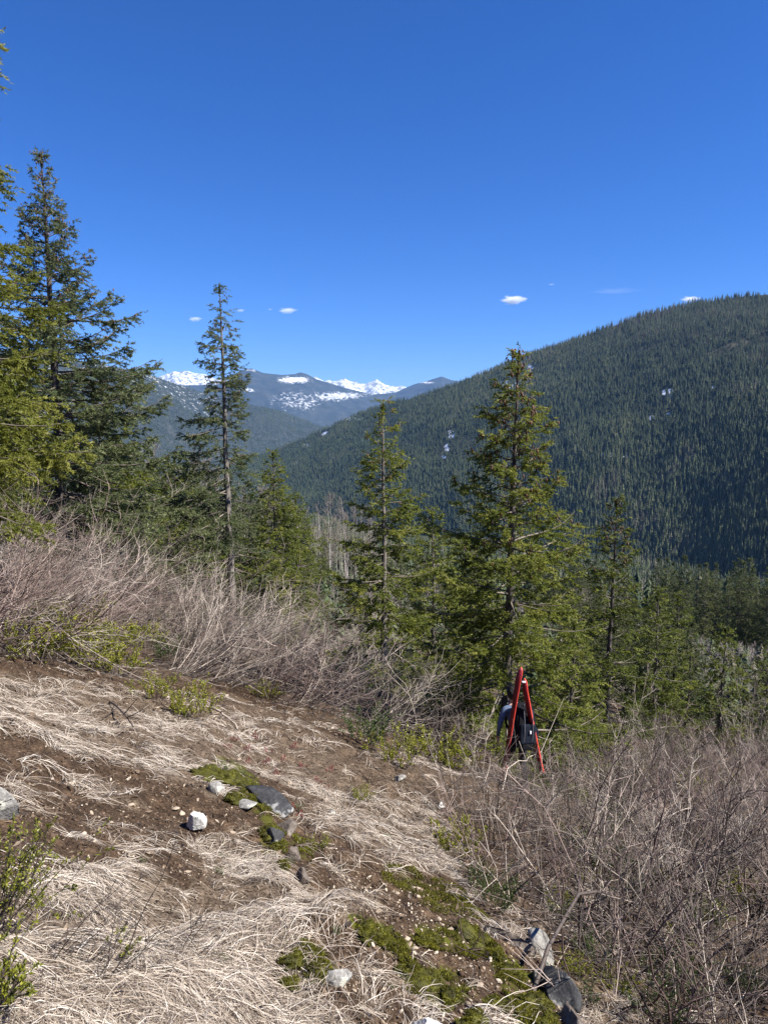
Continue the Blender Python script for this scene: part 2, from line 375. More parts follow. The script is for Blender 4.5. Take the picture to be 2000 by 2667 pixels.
def build_ground():
    th_view = np.radians(np.arange(-44, 44.001, 0.36)); th_rest = np.radians(np.arange(49, 311.1, 6.0))
    th = np.concatenate([th_view, th_rest])
    r = np.concatenate([np.geomspace(0.45, 12, 245), np.geomspace(12.2, 40, 60), np.geomspace(41, 9000, 90)])
    R, T = np.meshgrid(r, th, indexing='ij')
    X = R * np.sin(T); Y = R * np.cos(T)
    Z = height(X, Y)
    V = np.stack([X, Y, Z], -1).reshape(-1, 3)
    nr, nt_ = R.shape
    i, j = np.meshgrid(np.arange(nr - 1), np.arange(nt_), indexing='ij'); j2 = (j + 1) % nt_
    F = np.stack([i * nt_ + j, i * nt_ + j2, (i + 1) * nt_ + j2, (i + 1) * nt_ + j], -1).reshape(-1, 4)
    F = F[:, ::-1]
    px, py, d = proj(V); ok = d > 0.3
    rr = np.hypot(V[:, 0], V[:, 1])
    jx = fbm(V[:, 0] * 2.5, V[:, 1] * 2.5, 77, 3) * 60; jy = fbm(V[:, 0] * 2.5, V[:, 1] * 2.5, 99, 3) * 40
    gr = zone_val(px + jx, py + jy, GRASS_ZONES); ms = zone_val(px + jx * 0.6, py + jy * 0.6, MOSS_ZONES)
    br = inpoly(px, py, BRUSH)
    lit = np.clip(np.where(ok, np.maximum(gr, np.where(br, 0.35, 0.15)), 0.6) - ms * 0.7, 0, 1)
    moss = np.where(ok, ms, 0); forest = sstep(26, 60, rr)
    o = mesh_obj('ground', V, F, M['soil'], None, {'litter': lit, 'moss': moss, 'forest': forest}, smooth=True)
    tag(o, kind='structure')
    # centre cap under the camera
    return o
build_ground()

# ---------------------------------------------------------------- mountains
def resample(pts, n):
    pts = np.array(pts, float); t = np.concatenate([[0], np.cumsum(np.abs(np.diff(pts[:, 0])))]); t = t / t[-1]; u = np.linspace(0, 1, n)
    return np.stack([np.interp(u, t, pts[:, k]) for k in range(3)], -1)
def at_range(p):
    d = pix2dir(p[:, 0], p[:, 1]); h = np.hypot(d[:, 0], d[:, 1]); return d * (p[:, 2] / h)[:, None]

def loft(name, ridge, base, nu, nv, mat, relief, gully, seed, snow_fn, drop=0.0, convex=0.12, jag=0.0, back=500, far=1.0):
    ridge = [(p[0], p[1], p[2] * far) for p in ridge]; base = [(p[0], p[1], p[2] * far) for p in base]
    Rg = at_range(resample(ridge, nu)); Bs = at_range(resample(base, nu))
    Rg[:, 2] -= drop
    if jag: Rg[:, 2] += jag * (np.abs(fbm(np.arange(nu) / 5.0, np.zeros(nu), seed + 3, 4)) - 0.25) * 2
    v = np.linspace(0, 1, nv)
    P = Bs[None] + (Rg - Bs)[None] * v[:, None, None]
    P[:, :, 2] = Bs[None, :, 2] + (Rg - Bs)[None, :, 2] * (v + convex * np.sin(math.pi * v))[:, None]
    U = np.broadcast_to(np.arange(nu)[None, :] / nu, (nv, nu)); Vv = np.broadcast_to(v[:, None], (nv, nu))
    L = np.linalg.norm(Rg[0] - Rg[-1])
    env = np.sin(math.pi * np.clip(Vv, 0, 1)) ** 0.7
    P[:, :, 2] += env * far * relief * fbm(P[:, :, 0] / (260 * far), P[:, :, 1] / (260 * far), seed, 5)
    P[:, :, 2] += env * far * gully * (fbm(U * L / (420 * far) + Vv * 0.9, Vv * 1.6, seed + 9, 4))
    # far side
    bk = []
    nb = 5
    for k in range(1, nb + 1):
        q = Rg.copy(); s = k / nb
        q[:, :2] += nrm(Rg[:, :2] - Bs[:, :2]) * back * s; q[:, 2] = Rg[:, 2] - (Rg[:, 2] - Bs[:, 2]) * s ** 1.5
        bk.append(q)
    A = np.concatenate([P, np.array(bk)]); n2 = A.shape[0]
    Vx = A.reshape(-1, 3)
    i, j = np.meshgrid(np.arange(n2 - 1), np.arange(nu - 1), indexing='ij')
    F = np.stack([i * nu + j, i * nu + j + 1, (i + 1) * nu + j + 1, (i + 1) * nu + j], -1).reshape(-1, 4)
    px, py, _ = proj(Vx)
    vv = np.concatenate([Vv, np.ones((nb, nu))]).ravel()
    snow = snow_fn(px, py, vv, Vx)
    o = mesh_obj(name, Vx, F, mat, None, {'snow': snow}, smooth=True)
    tag(o, kind='structure'); return P, snow.reshape(n2, nu)[:nv]

def blob(px, py, cx, cy, rx, ry):
    return np.clip(1.3 - np.hypot((px - cx) / rx, (py - cy) / ry), 0, 1)
SNOWP = [(1325, 1000, 38, 14), (1378, 955, 26, 14), (1740, 1022, 20, 11), (1745, 1020, 16, 9), (1700, 1090, 12, 10), (1742, 1080, 8, 9), (1582, 1186, 26, 8), (1635, 1190, 16, 6),
         (1176, 1132, 14, 14), (1164, 1165, 9, 16), (1153, 1190, 9, 6), (858, 1105, 14, 9), (848, 1130, 12, 10), (812, 1125, 10, 7), (775, 1205, 10, 6), (1455, 1338, 16, 7), (1860, 1008, 8, 6), (925, 1092, 25, 8), (800, 1160, 14, 6)]
def snow_right(px, py, v, X):
    s = np.zeros(len(px))
    for c in SNOWP: s = np.maximum(s, blob(px, py, c[0], c[1], c[2] * 1.05, c[3] * 1.05))
    return s * 0.95
ridge_r = [(2900, 870, 2250), (2600, 800, 2270), (2350, 768, 2300), (2150, 753, 2330), (2000, 753, 2350), (1929, 759, 2370), (1808, 779, 2410), (1688, 805, 2450), (1567, 848, 2500), (1470, 884, 2560), (1374, 918, 2620), (1250, 970, 2700), (1100, 1020, 2850), (1000, 1048, 3000), (900, 1083, 3150), (800, 1132, 3300), (720, 1166, 3400), (640, 1192, 3500), (540, 1226, 3600), (400, 1290, 3700)]
base_r = [(3000, 1490, 800), (2500, 1500, 880), (2150, 1505, 950), (1950, 1506, 1050), (1800, 1500, 1150), (1650, 1480, 1250), (1500, 1460, 1350), (1350, 1440, 1500), (1200, 1412, 1650), (1100, 1392, 1800), (1000, 1380, 1950), (900, 1360, 2150), (800, 1340, 2400), (720, 1320, 2600), (620, 1305, 2800), (400, 1310, 3000)]
PR, SR = loft('mountain', ridge_r, base_r, 260, 120, M['mtn'], 32, 30, 41, snow_right, drop=14, convex=0.02)

def snow_left(px, py, v, X):
    return np.clip(0.08 + 0.30 * sstep(0.30, 0.75, v) - 0.3 * sstep(560, 640, px), 0, 1) + 0.05 * sstep(0.9, 1, v) * (px < 420)
ridge_l = [(-500, 860, 4000), (-100, 895, 4200), (150, 927, 4300), (318, 956, 4400), (390, 974, 4500), (445, 992, 4600), (499, 1011, 4700), (560, 1029, 4800), (626, 1046, 4900), (722, 1068, 5000), (794, 1094, 5100), (860, 1120, 5200), (950, 1150, 5300)]
base_l = [(-500, 1290, 2600), (-100, 1290, 2700), (150, 1290, 2800), (318, 1285, 2900), (390, 1280, 3000), (445, 1275, 3100), (499, 1270, 3250), (560, 1260, 3400), (626, 1250, 3600), (722, 1235, 3800), (794, 1225, 4000), (860, 1210, 4200), (950, 1200, 4400)]
PL, SL = loft('mountain_left', ridge_l, base_l, 200, 80, M['mtn_left'], 50, 50, 57, snow_left, drop=8, far=1.35)

def snow_back(px, py, v, X):
    s = 0.29 * blob(px, py, 775, 1045, 130, 50) + 0.42 * blob(px, py, 765, 988, 60, 12) + 0.30 * blob(px, py, 656, 964, 26, 8) + 0.30 * blob(px, py, 920, 1030, 90, 16)
    s += 0.40 * blob(px, py, 1112, 996, 30, 5) + 0.2 * blob(px, py, 560, 1005, 60, 20) + 0.30 * blob(px, py, 640, 1015, 40, 10)
    return s * 1.12 + 0.08
ridge_b = [(150, 1010, 6800), (300, 1005, 6800), (480, 1003, 6900), (560, 1002, 6900), (600, 992, 6900), (620, 968, 6950), (637, 961, 7000), (655, 959, 7000), (686, 971, 7000), (734, 976, 7000), (768, 974, 7050), (782, 969, 7100), (800, 974, 7100), (824, 987, 7150), (903, 1011, 7200), (970, 1027, 7300), (1030, 1022, 7600), (1053, 1011, 7700), (1080, 1000, 7800), (1108, 993, 7800), (1130, 986, 7800), (1150, 980, 7800), (1174, 989, 7800), (1250, 1003, 7900), (1400, 1040, 8000)]
base_b = [(150, 1130, 5600), (300, 1130, 5600), (480, 1130, 5600), (560, 1130, 5600), (600, 1130, 5600), (620, 1130, 5600), (637, 1130, 5600), (655, 1130, 5600), (686, 1130, 5600), (734, 1130, 5600), (768, 1130, 5650), (782, 1130, 5650), (800, 1130, 5700), (824, 1130, 5700), (903, 1130, 5800), (970, 1130, 5900), (1030, 1125, 6000), (1053, 1125, 6000), (1080, 1120, 6100), (1108, 1120, 6200), (1130, 1120, 6200), (1150, 1120, 6200), (1174, 1120, 6200), (1250, 1120, 6300), (1400, 1120, 6400)]
loft('mountain_far', ridge_b, base_b, 300, 70, M['mtn_back'], 60, 40, 71, snow_back, convex=0.05, far=1.8)

def snow_peak(px, py, v, X): return 0.15 + 0.34 * sstep(0.1, 0.5, v)
ridge_s = [(250, 1030, 10200), (350, 1006, 10200), (400, 986, 10200), (415, 980, 10200), (430, 975, 10200), (450, 968, 10200), (470, 967, 10200), (487, 964, 10200), (497, 968, 10200), (508, 971, 10200), (530, 973, 10200), (560, 986, 10200), (600, 991, 10200), (700, 996, 10200), (790, 988, 10200), (812, 986, 10200), (821, 979, 10200), (830, 985, 10200), (845, 994, 10200), (855, 989, 10200), (870, 992, 10200), (880, 990, 10200), (897, 985, 10200), (908, 991, 10200), (920, 993, 10200), (933, 998, 10200), (950, 999, 10200), (965, 994, 10200), (981, 987, 10200), (992, 996, 10200), (1011, 1004, 10200), (1030, 1005, 10200), (1053, 1007, 10200), (1100, 1022, 10200), (1200, 1050, 10200)]
base_s = [(p[0], 1065, 8700) for p in ridge_s]
loft('snow_mountain', ridge_s, base_s, 300, 44, M['mtn_snow'], 130, 150, 83, snow_peak, convex=-0.05, jag=18, far=1.9)

# ---------------------------------------------------------------- conifers
def rot_about(v, k, a):
    """rotate vectors v about unit axes k by angles a"""
    c = np.cos(a)[..., None]; s_ = np.sin(a)[..., None]
    return v * c + np.cross(k, v) * s_ + k * (np.sum(k * v, -1, keepdims=True)) * (1 - c)

def needle_shoots(rng, O, D, L, nn, nlen, nwid, tint, spread=0.95):
    """bundles of flat needles round shoots: O origins, D directions, L lengths -> verts, tris, tints"""
    N = len(O)
    ref = np.where(np.abs(D[:, 2:3]) < 0.85, np.array([[0, 0, 1.0]]), np.array([[1.0, 0, 0]]))
    U = nrm(np.cross(D, ref)); W = np.cross(D, U)
    t = (np.arange(nn)[None] + rng.uniform(0, 1, (N, nn))) / nn
    a = rng.uniform(0, 2 * math.pi, (N, nn))
    rad = np.cos(a)[..., None] * U[:, None] + np.sin(a)[..., None] * W[:, None] * 0.75
    dirn = nrm(D[:, None] * rng.uniform(0.35, 0.9, (N, nn))[..., None] + rad * spread)
    ln = nlen * rng.uniform(0.7, 1.25, (N, nn))[..., None]
    B = O[:, None] + D[:, None] * (t * L[:, None])[..., None]
    side = nrm(np.cross(dirn, rng.normal(size=(N, nn, 3)))) * nwid * 0.5
    V = np.stack([B - side, B + side, B + dirn * ln], 2)
    tt = np.clip(tint[:, None] + rng.normal(0, 0.10, (N, nn)), 0, 1)
    return V.reshape(-1, 3), np.arange(N * nn * 3).reshape(-1, 3), np.repeat(tt.ravel(), 3)

def prof_cone(h, p=0.85): return np.clip(1 - h, 0, 1) ** p

def conifer(seed, H, r0, Lmax, base=0.12, nwh=28, per=5, twd=13.0, nn=12, nlen=0.052, nwid=0.013, shoot=0.11, top_up=50, low_up=-12,
            full=1.0, prof=0.85, lean=(0, 0), dens_fn=None, tips_up=0.5, tint0=0.42, bare=None, len_fn=None, cones=0, twig_len=0.36, leader=0.4, droop=0.25, sub=0.05, limb_r=0.011, wob=0.02):
    """one conifer in local coordinates: (trunk Geo, crown Geo, cones Geo or None)"""
    rng = np.random.default_rng(seed)
    # trunk
    k = 26; tz = np.linspace(0, 1, k)
    ax = lean[0] * tz ** 1.3 * H + wob * np.cumsum(rng.normal(0, 0.35, k)); ay = lean[1] * tz ** 1.3 * H + wob * np.cumsum(rng.normal(0, 0.35, k))
    axis = np.stack([ax - ax[0], ay - ay[0], tz * H], -1); axis[0, 2] = -0.35
    rad = r0 * (1 - tz) ** 0.9 + 0.006; rad[0] *= 1.25
    tr = Geo(); V, F = tubes(axis[None], rad[None], 9); tr.add(V, F)
    at = lambda h: np.stack([np.interp(h, tz, axis[:, q]) for q in range(3)], -1)
    # branches
    hs = []; az = []
    wh = base + (0.985 - base) * (np.linspace(0, 1, nwh) ** 0.92)
    for i, h in enumerate(wh):
        n = per if h < 0.9 else max(3, per - 1)
        a0 = rng.uniform(0, 6.28)
        for q in range(n):
            hs.append(h + rng.normal(0, 0.35 / nwh)); az.append(a0 + q * 2 * math.pi / n + rng.normal(0, 0.25))
        if h < 0.85:
            for q in range(2): hs.append(h + rng.uniform(0, 1.0 / nwh)); az.append(rng.uniform(0, 6.28))
    h = np.clip(np.array(hs), 0.02, 0.985); az = np.array(az)
    L = Lmax * prof_cone(h, prof) * rng.uniform(0.62, 1.18, len(h)) + 0.10
    L *= np.where(np.arange(len(h)) % 7 > 4, 0.55, 1)
    if len_fn is not None: L = L * len_fn(h, az, rng)
    keep = L > 0.05
    if dens_fn is not None: keep &= rng.uniform(0, 1, len(h)) < dens_fn(h, az)
    h, az, L = h[keep], az[keep], L[keep]; N = len(h)
    e0 = np.radians(low_up + (top_up - low_up) * h ** 1.6 + rng.normal(0, 7, N))
    K = 8; tt = np.linspace(0, 1, K)
    e = e0[:, None] - droop * np.sin(tt[None] * math.pi * 0.8) + tips_up * tt[None] ** 2 * (1 - 0.5 * h[:, None])
    azk = az[:, None] + np.cumsum(rng.normal(0, 0.05, (N, K)), 1)
    stp = np.stack([np.cos(azk) * np.cos(e), np.sin(azk) * np.cos(e), np.sin(e)], -1) * (L / (K - 1))[:, None, None]
    P = at(h)[:, None] + np.concatenate([np.zeros((N, 1, 3)), np.cumsum(stp[:, 1:], 1)], 1)
    R = (limb_r * L + 0.0035)[:, None] * (1 - 0.85 * tt[None])
    cr = Geo(); V, F = tubes(P, R, 4); cr.add(V, F, 0.5, 1)
    barefrac = np.zeros(N) if bare is None else np.clip(bare(h, rng), 0, 1)
    # twigs
    m = np.maximum(3, (L * twd * full).astype(int))
    bi = np.repeat(np.arange(N), m); Tn = len(bi)
    t = rng.uniform(0.0, 1, Tn); t0 = 0.12 + 0.3 * np.clip(1 - h[bi], 0, 1) * 0.8
    t = np.maximum(t0, barefrac[bi]) + (1 - np.maximum(t0, barefrac[bi])) * t ** 0.85
    t = np.clip(t, 0, 0.995)
    ok = barefrac[bi] < 0.98; bi = bi[ok]; t = t[ok]; Tn = len(bi)
    x = t * (K - 1); i0 = np.minimum(x.astype(int), K - 2); f = (x - i0)[:, None]
    B = P[bi, i0] * (1 - f) + P[bi, i0 + 1] * f
    td = nrm(P[bi, i0 + 1] - P[bi, i0])
    sgn = np.where(rng.uniform(0, 1, Tn) < 0.5, -1, 1)
    side = nrm(np.cross(td, np.array([0, 0, 1.0]))) * sgn[:, None]
    fwd = rng.uniform(0.5, 1.0, Tn)[:, None]
    dirn = nrm(td * fwd + side * rng.uniform(0.35, 1.0, Tn)[:, None] + np.array([0, 0, 1.0]) * rng.normal(-0.16, 0.22, Tn)[:, None])
    tl = (0.10 + twig_len * L[bi] * (1 - t) ** 0.75) * rng.uniform(0.55, 1.25, Tn); tl = np.clip(tl, 0.06, 0.75)
    kk = 4; q = np.linspace(0, 1, kk)
    TP = B[:, None] + dirn[:, None] * (tl[:, None] * q[None])[..., None] - np.array([0, 0, 1.0]) * (0.22 * tl[:, None] * q[None] ** 2)[..., None]
    V, F = tubes(TP[::3], np.broadcast_to(0.004 * (1.1 - q)[None], TP[::3].shape[:2]), 3); cr.add(V, F, 0.5, 1)
    # shoots along twigs
    ns = np.maximum(1, (tl / sub).astype(int)); si = np.repeat(np.arange(Tn), ns); S = len(si)
    u = rng.uniform(0, 1, S); xq = u * (kk - 1); j0 = np.minimum(xq.astype(int), kk - 2); g = (xq - j0)[:, None]
    O = TP[si, j0] * (1 - g) + TP[si, j0 + 1] * g
    sd = nrm(TP[si, j0 + 1] - TP[si, j0])
    ss = nrm(np.cross(sd, np.array([0, 0, 1.0]))) * np.where(rng.uniform(0, 1, S) < 0.5, -1, 1)[:, None]
    D = nrm(sd * rng.uniform(0.5, 1.2, S)[:, None] + ss * rng.uniform(0.1, 0.9, S)[:, None] + np.array([0, 0, 1.0]) * rng.normal(0, 0.18, S)[:, None])
    Ls = shoot * rng.uniform(0.6, 1.3, S)
    btint = np.clip(rng.normal(tint0, 0.11, N), 0, 1)
    tint = btint[bi][si] + 0.20 * (t[si] - 0.5) + 0.16 * (u - 0.5) + rng.normal(0, 0.06, S)
    V, F, T = needle_shoots(rng, O, D, Ls, nn, nlen, nwid, tint); cr.add(V, F, T, 0)
    # leader
    lp = at(np.array([0.97]))[0]; n = 26
    O = axis[-1][None] - np.array([0, 0, 1.0]) * rng.uniform(0.1, leader + 0.1, n)[:, None]; D = nrm(np.array([0, 0, 1.0]) + rng.normal(0, 0.35, (n, 3)))
    V, F, T = needle_shoots(rng, O, D, np.full(n, 0.07), nn, nlen, nwid, np.full(n, tint0)); cr.add(V, F, T, 0)
    cg = None
    if cones:
        cg = Geo(); w = np.clip((h - 0.42) / 0.5, 0, 1) ** 1.2 * (0.3 + L); w = w / w.sum()
        c = rng.choice(N, cones, p=w); tc = 1 - 0.45 * rng.uniform(0, 1, cones) ** 1.5
        x = tc * (K - 1); i0 = np.minimum(x.astype(int), K - 2); f = (x - i0)[:, None]
        CB = P[c, i0] * (1 - f) + P[c, i0 + 1] * f + rng.normal(0, 0.045, (cones, 3))
        ln = rng.uniform(0.06, 0.10, cones); dd = nrm(np.array([0, 0, -1.0]) + rng.normal(0, 0.22, (cones, 3)))
        qs = np.array([0, 0.25, 0.6, 1.0]); rr = np.array([0.35, 1.0, 0.85, 0.15])
        CP_ = CB[:, None] + dd[:, None] * (ln[:, None] * qs[None])[..., None]
        V, F = tubes(CP_, (rr[None] * (ln * 0.24)[:, None]), 6); cg.add(V, F, np.repeat(rng.uniform(0, 1, cones), 24))
    return tr, cr, cg

def tree_thing(name, geo, mats, loc, label, cat, group=None, rz=0.0, bark='fir_bark'):
    e = empty(name, loc, rz, label, cat, group)
    tr, cr, cg = geo
    ch = [tr.build('trunk', [M[bark]], e, smooth=True)]
    ch.append(cr.build('crown', [mats, M['twig_bark']], e))
    if cg is not None: ch.append(tag(cg.build('cones', [M['cone']], e), kind='stuff'))
    return e, ch

def at_ground(px, y):
    """ground point in the direction of pixel column px at forward distance y"""
    x = (px - 1000) / FPX * y * 1.0
    for _ in range(6):
        z = float(height(x, y)); dep = y * CP - z * SP; x = (px - 1000) / FPX * dep
    return np.array([x, y, float(height(x, y))])
def top_height(p, py):
    """height above p of the point that shows at picture row py"""
    v = (1333.5 - py) / FPX
    zt = p[1] * (v * CP - SP) / (CP + v * SP)
    return zt - p[2]

HERO = []
def hero(px, y, topy, label, seed, mat='fir', r0=0.11, Lmax=1.6, group=None, name='fir_tree', rz=0.0, **kw):
    p = at_ground(px, y); H = top_height(p, topy); Lmax *= 1.3; f_ = (y / 15.0) ** 0.5
    for k_, v_ in (('nlen', 0.058), ('nwid', 0.0235), ('shoot', 0.12), ('sub', 0.053)): kw[k_] = v_ * f_
    kw['nn'] = 10; kw['twd'] = 12.5 / f_
    g = conifer(seed, H, r0, Lmax, **kw)
    HERO.append((p, Lmax)); return tree_thing(name, g, M[mat], tuple(p), label, 'tree', group, rz, 'fir_bark_pale' if 'pale' in label or 'slender' in label else 'fir_bark')

# the large fir behind the person
def right_len(h, az, rng):
    f = np.ones(len(h)); f *= np.where((h > 0.50) & (h < 0.56), rng.uniform(1.1, 1.75, len(h)), 1)
    f *= np.where((h > 0.62) & (h < 0.80), 1.05, 1); f *= np.where(h > 0.80, 1.1, 1); return f
hero(1318, 14.2, 905, 'large yellow green fir hung with brown cones just beyond the hiker', 3, 'fir', 0.13, 1.95, base=0.10, nwh=30, per=5, lean=(0.008, 0.0),
     len_fn=right_len, cones=420, full=1.12, prof=0.86, top_up=48, low_up=-8, tint0=0.50, twd=11.5, tips_up=0.75, droop=0.3, leader=0.55)
hero(1000, 18.0, 1040, 'slender fir with a bare thin tip standing left of the large coned fir', 5, 'fir', 0.10, 1.55, base=0.10, nwh=26, per=4, cones=60, full=1.3, prof=0.8, top_up=42, low_up=-14, tint0=0.46, tips_up=0.8, twd=12)
hero(1128, 20.5, 1325, 'pale green thin young fir between the slender fir and the large coned fir', 7, 'fir', 0.07, 1.35, base=0.05, nwh=22, per=5, prof=0.75, tint0=0.50, twd=13)
hero(1230, 23, 1390, 'dim green fir half hidden behind the left boughs of the large coned fir', 8, 'fir', 0.08, 1.4, base=0.05, nwh=20, per=5, prof=0.75, tint0=0.33, twd=12)
hero(1575, 19.0, 1298, 'dark fir with a dense cone laden top right of the large coned fir', 9, 'fir', 0.095, 1.12, base=0.06, nwh=24, per=5, cones=110, prof=0.72, tint0=0.24, tips_up=0.75, twd=13)
hero(1700, 24, 1535, 'fir with a pale sunlit trunk, front one of the pair below the valley forest', 10, 'fir', 0.09, 1.2, base=0.06, nwh=22, per=5, prof=0.72, tint0=0.33, twd=12)
hero(1748, 28, 1548, 'fir with rising boughs, rear one of the pair below the valley forest', 11, 'fir', 0.10, 1.3, base=0.06, nwh=22, per=5, prof=0.72, tint0=0.27, twd=10)
hero(1868, 25, 1632, 'small light green fir near the right edge above the bare brush', 12, 'fir', 0.07, 1.0, base=0.04, nwh=18, per=5, prof=0.72, tint0=0.36, twd=13)
hero(1985, 27, 1700, 'low fir cut off by the right edge of the view', 13, 'fir', 0.07, 1.5, base=0.04, nwh=16, per=5, prof=0.72, tint0=0.38, twd=10)
hero(1480, 17.5, 1610, 'low bright green fir tucked under the right boughs of the large coned fir', 15, 'fir', 0.05, 0.85, base=0.04, nwh=14, per=6, prof=0.7, tint0=0.52, twd=13)

# tall slim fir with the bare lower trunk
def slim_len(h, az, rng):
    left = np.cos(az) < 0.1
    f = np.where(h < 0.62, np.where(left, 1.2, 0.62), 1.0)
    f = np.where((h > 0.62) & (h < 0.70), f * 0.75, f); return f
def slim_dens(h, az):
    left = np.cos(az) < 0.1
    return np.where(h < 0.62, np.where(left, 1.0, 0.75), 1.0)
def slim_bare(h, rng): return np.where(h < 0.58, rng.uniform(0.1, 0.6, len(h)), 0.0) + np.where(h < 0.26, 0.5, 0)
hero(606, 28, 732, 'tall slim fir with a long bare pale trunk and a narrow pointed crown', 21, 'fir_blue', 0.17, 2.35, base=0.13, nwh=40, per=4, prof=0.85, lean=(-0.012, 0.0), len_fn=slim_len, dens_fn=slim_dens,
     bare=slim_bare, tint0=0.48, top_up=30, low_up=-8, nlen=0.05, nwid=0.012, nn=10, twd=9, shoot=0.13, sub=0.08, droop=0.35, tips_up=0.6, cones=90, twig_len=0.42)
# large blue green fir at the left
def lf_len(h, az, rng): return np.where(h < 0.66, 1.0 + 0.25 * (np.cos(az) > 0.4), 0.92)
hero(178, 21, 388, 'tall blue green fir with cones clustered in its pointed top at the left', 23, 'fir_blue', 0.19, 3.0, base=0.15, nwh=46, per=5, prof=0.86, lean=(0.0, 0.0), len_fn=lf_len, cones=420,
     tint0=0.48, top_up=55, low_up=-10, nlen=0.045, nwid=0.010, nn=9, twd=9.5, shoot=0.13, sub=0.075, tips_up=0.75, droop=0.3, twig_len=0.34)
# golden green fir whose trunk is outside the frame
def gold_dens(h, az): return np.where(np.cos(az - 0.25) > 0.15, 1.0, 0.06)
hero(-230, 9.6, -260, 'near fir with soft golden green boughs reaching in from the left edge', 25, 'fir_gold', 0.17, 2.4, base=0.25, nwh=40, per=5, prof=0.8, dens_fn=gold_dens, len_fn=lambda h, az, rng: np.where((h > 0.735) & (h < 0.765), 1.6, 1.0), tint0=0.47, top_up=40, low_up=-18,
     nlen=0.032, nwid=0.0055, nn=12, twd=14, shoot=0.09, sub=0.05, tips_up=0.45, droop=0.15, twig_len=0.42)
# firs behind, left middle
hero(285, 25, 1010, 'broad bushy green fir with a thin pale trunk right of the tall blue green fir', 27, 'fir', 0.085, 2.2, base=0.05, nwh=30, per=5, prof=0.62, tint0=0.40, nlen=0.05, nwid=0.012, nn=8, twd=9, shoot=0.13, sub=0.085)
hero(385, 30, 1270, 'low bushy fir left of the bare trunk of the tall slim fir', 28, 'fir', 0.07, 2.0, base=0.04, nwh=20, per=6, prof=0.6, tint0=0.44, nlen=0.055, nwid=0.013, nn=8, twd=8, shoot=0.14, sub=0.09)
hero(470, 33, 1180, 'dark fir standing close behind the left boughs of the tall slim fir', 29, 'fir', 0.09, 2.2, base=0.05, nwh=24, per=5, prof=0.65, tint0=0.32, nlen=0.06, nwid=0.014, nn=8, twd=7, shoot=0.15, sub=0.10)
hero(718, 34, 1172, 'pointed fir with a dark thin trunk beside the grey aspen grove', 30, 'fir', 0.10, 1.9, base=0.10, nwh=30, per=5, prof=0.75, tint0=0.40, nlen=0.055, nwid=0.013, nn=8, twd=8, shoot=0.14, sub=0.09, cones=40)
hero(775, 36, 1290, 'blunt fir just right of the pointed fir beside the aspen grove', 31, 'fir', 0.09, 1.7, base=0.06, nwh=22, per=5, prof=0.7, tint0=0.36, nlen=0.06, nwid=0.014, nn=8, twd=7, shoot=0.15, sub=0.10)
hero(690, 29, 1440, 'low bright green fir at the foot of the pointed fir', 32, 'fir', 0.06, 1.5, base=0.04, nwh=14, per=6, prof=0.6, tint0=0.52, nlen=0.055, nwid=0.013, nn=8, twd=9, shoot=0.13, sub=0.09)
hero(560, 31, 1450, 'low fir hiding the foot of the tall slim fir', 33, 'fir', 0.06, 1.6, base=0.04, nwh=14, per=6, prof=0.6, tint0=0.44, nlen=0.055, nwid=0.013, nn=8, twd=8, shoot=0.14, sub=0.09)
hero(-25, 30, 900, 'dark fir standing behind the golden green boughs at the left edge', 34, 'fir_blue', 0.12, 2.4, base=0.05, nwh=28, per=5, prof=0.7, tint0=0.34, nlen=0.06, nwid=0.014, nn=8, twd=7, shoot=0.15, sub=0.10)

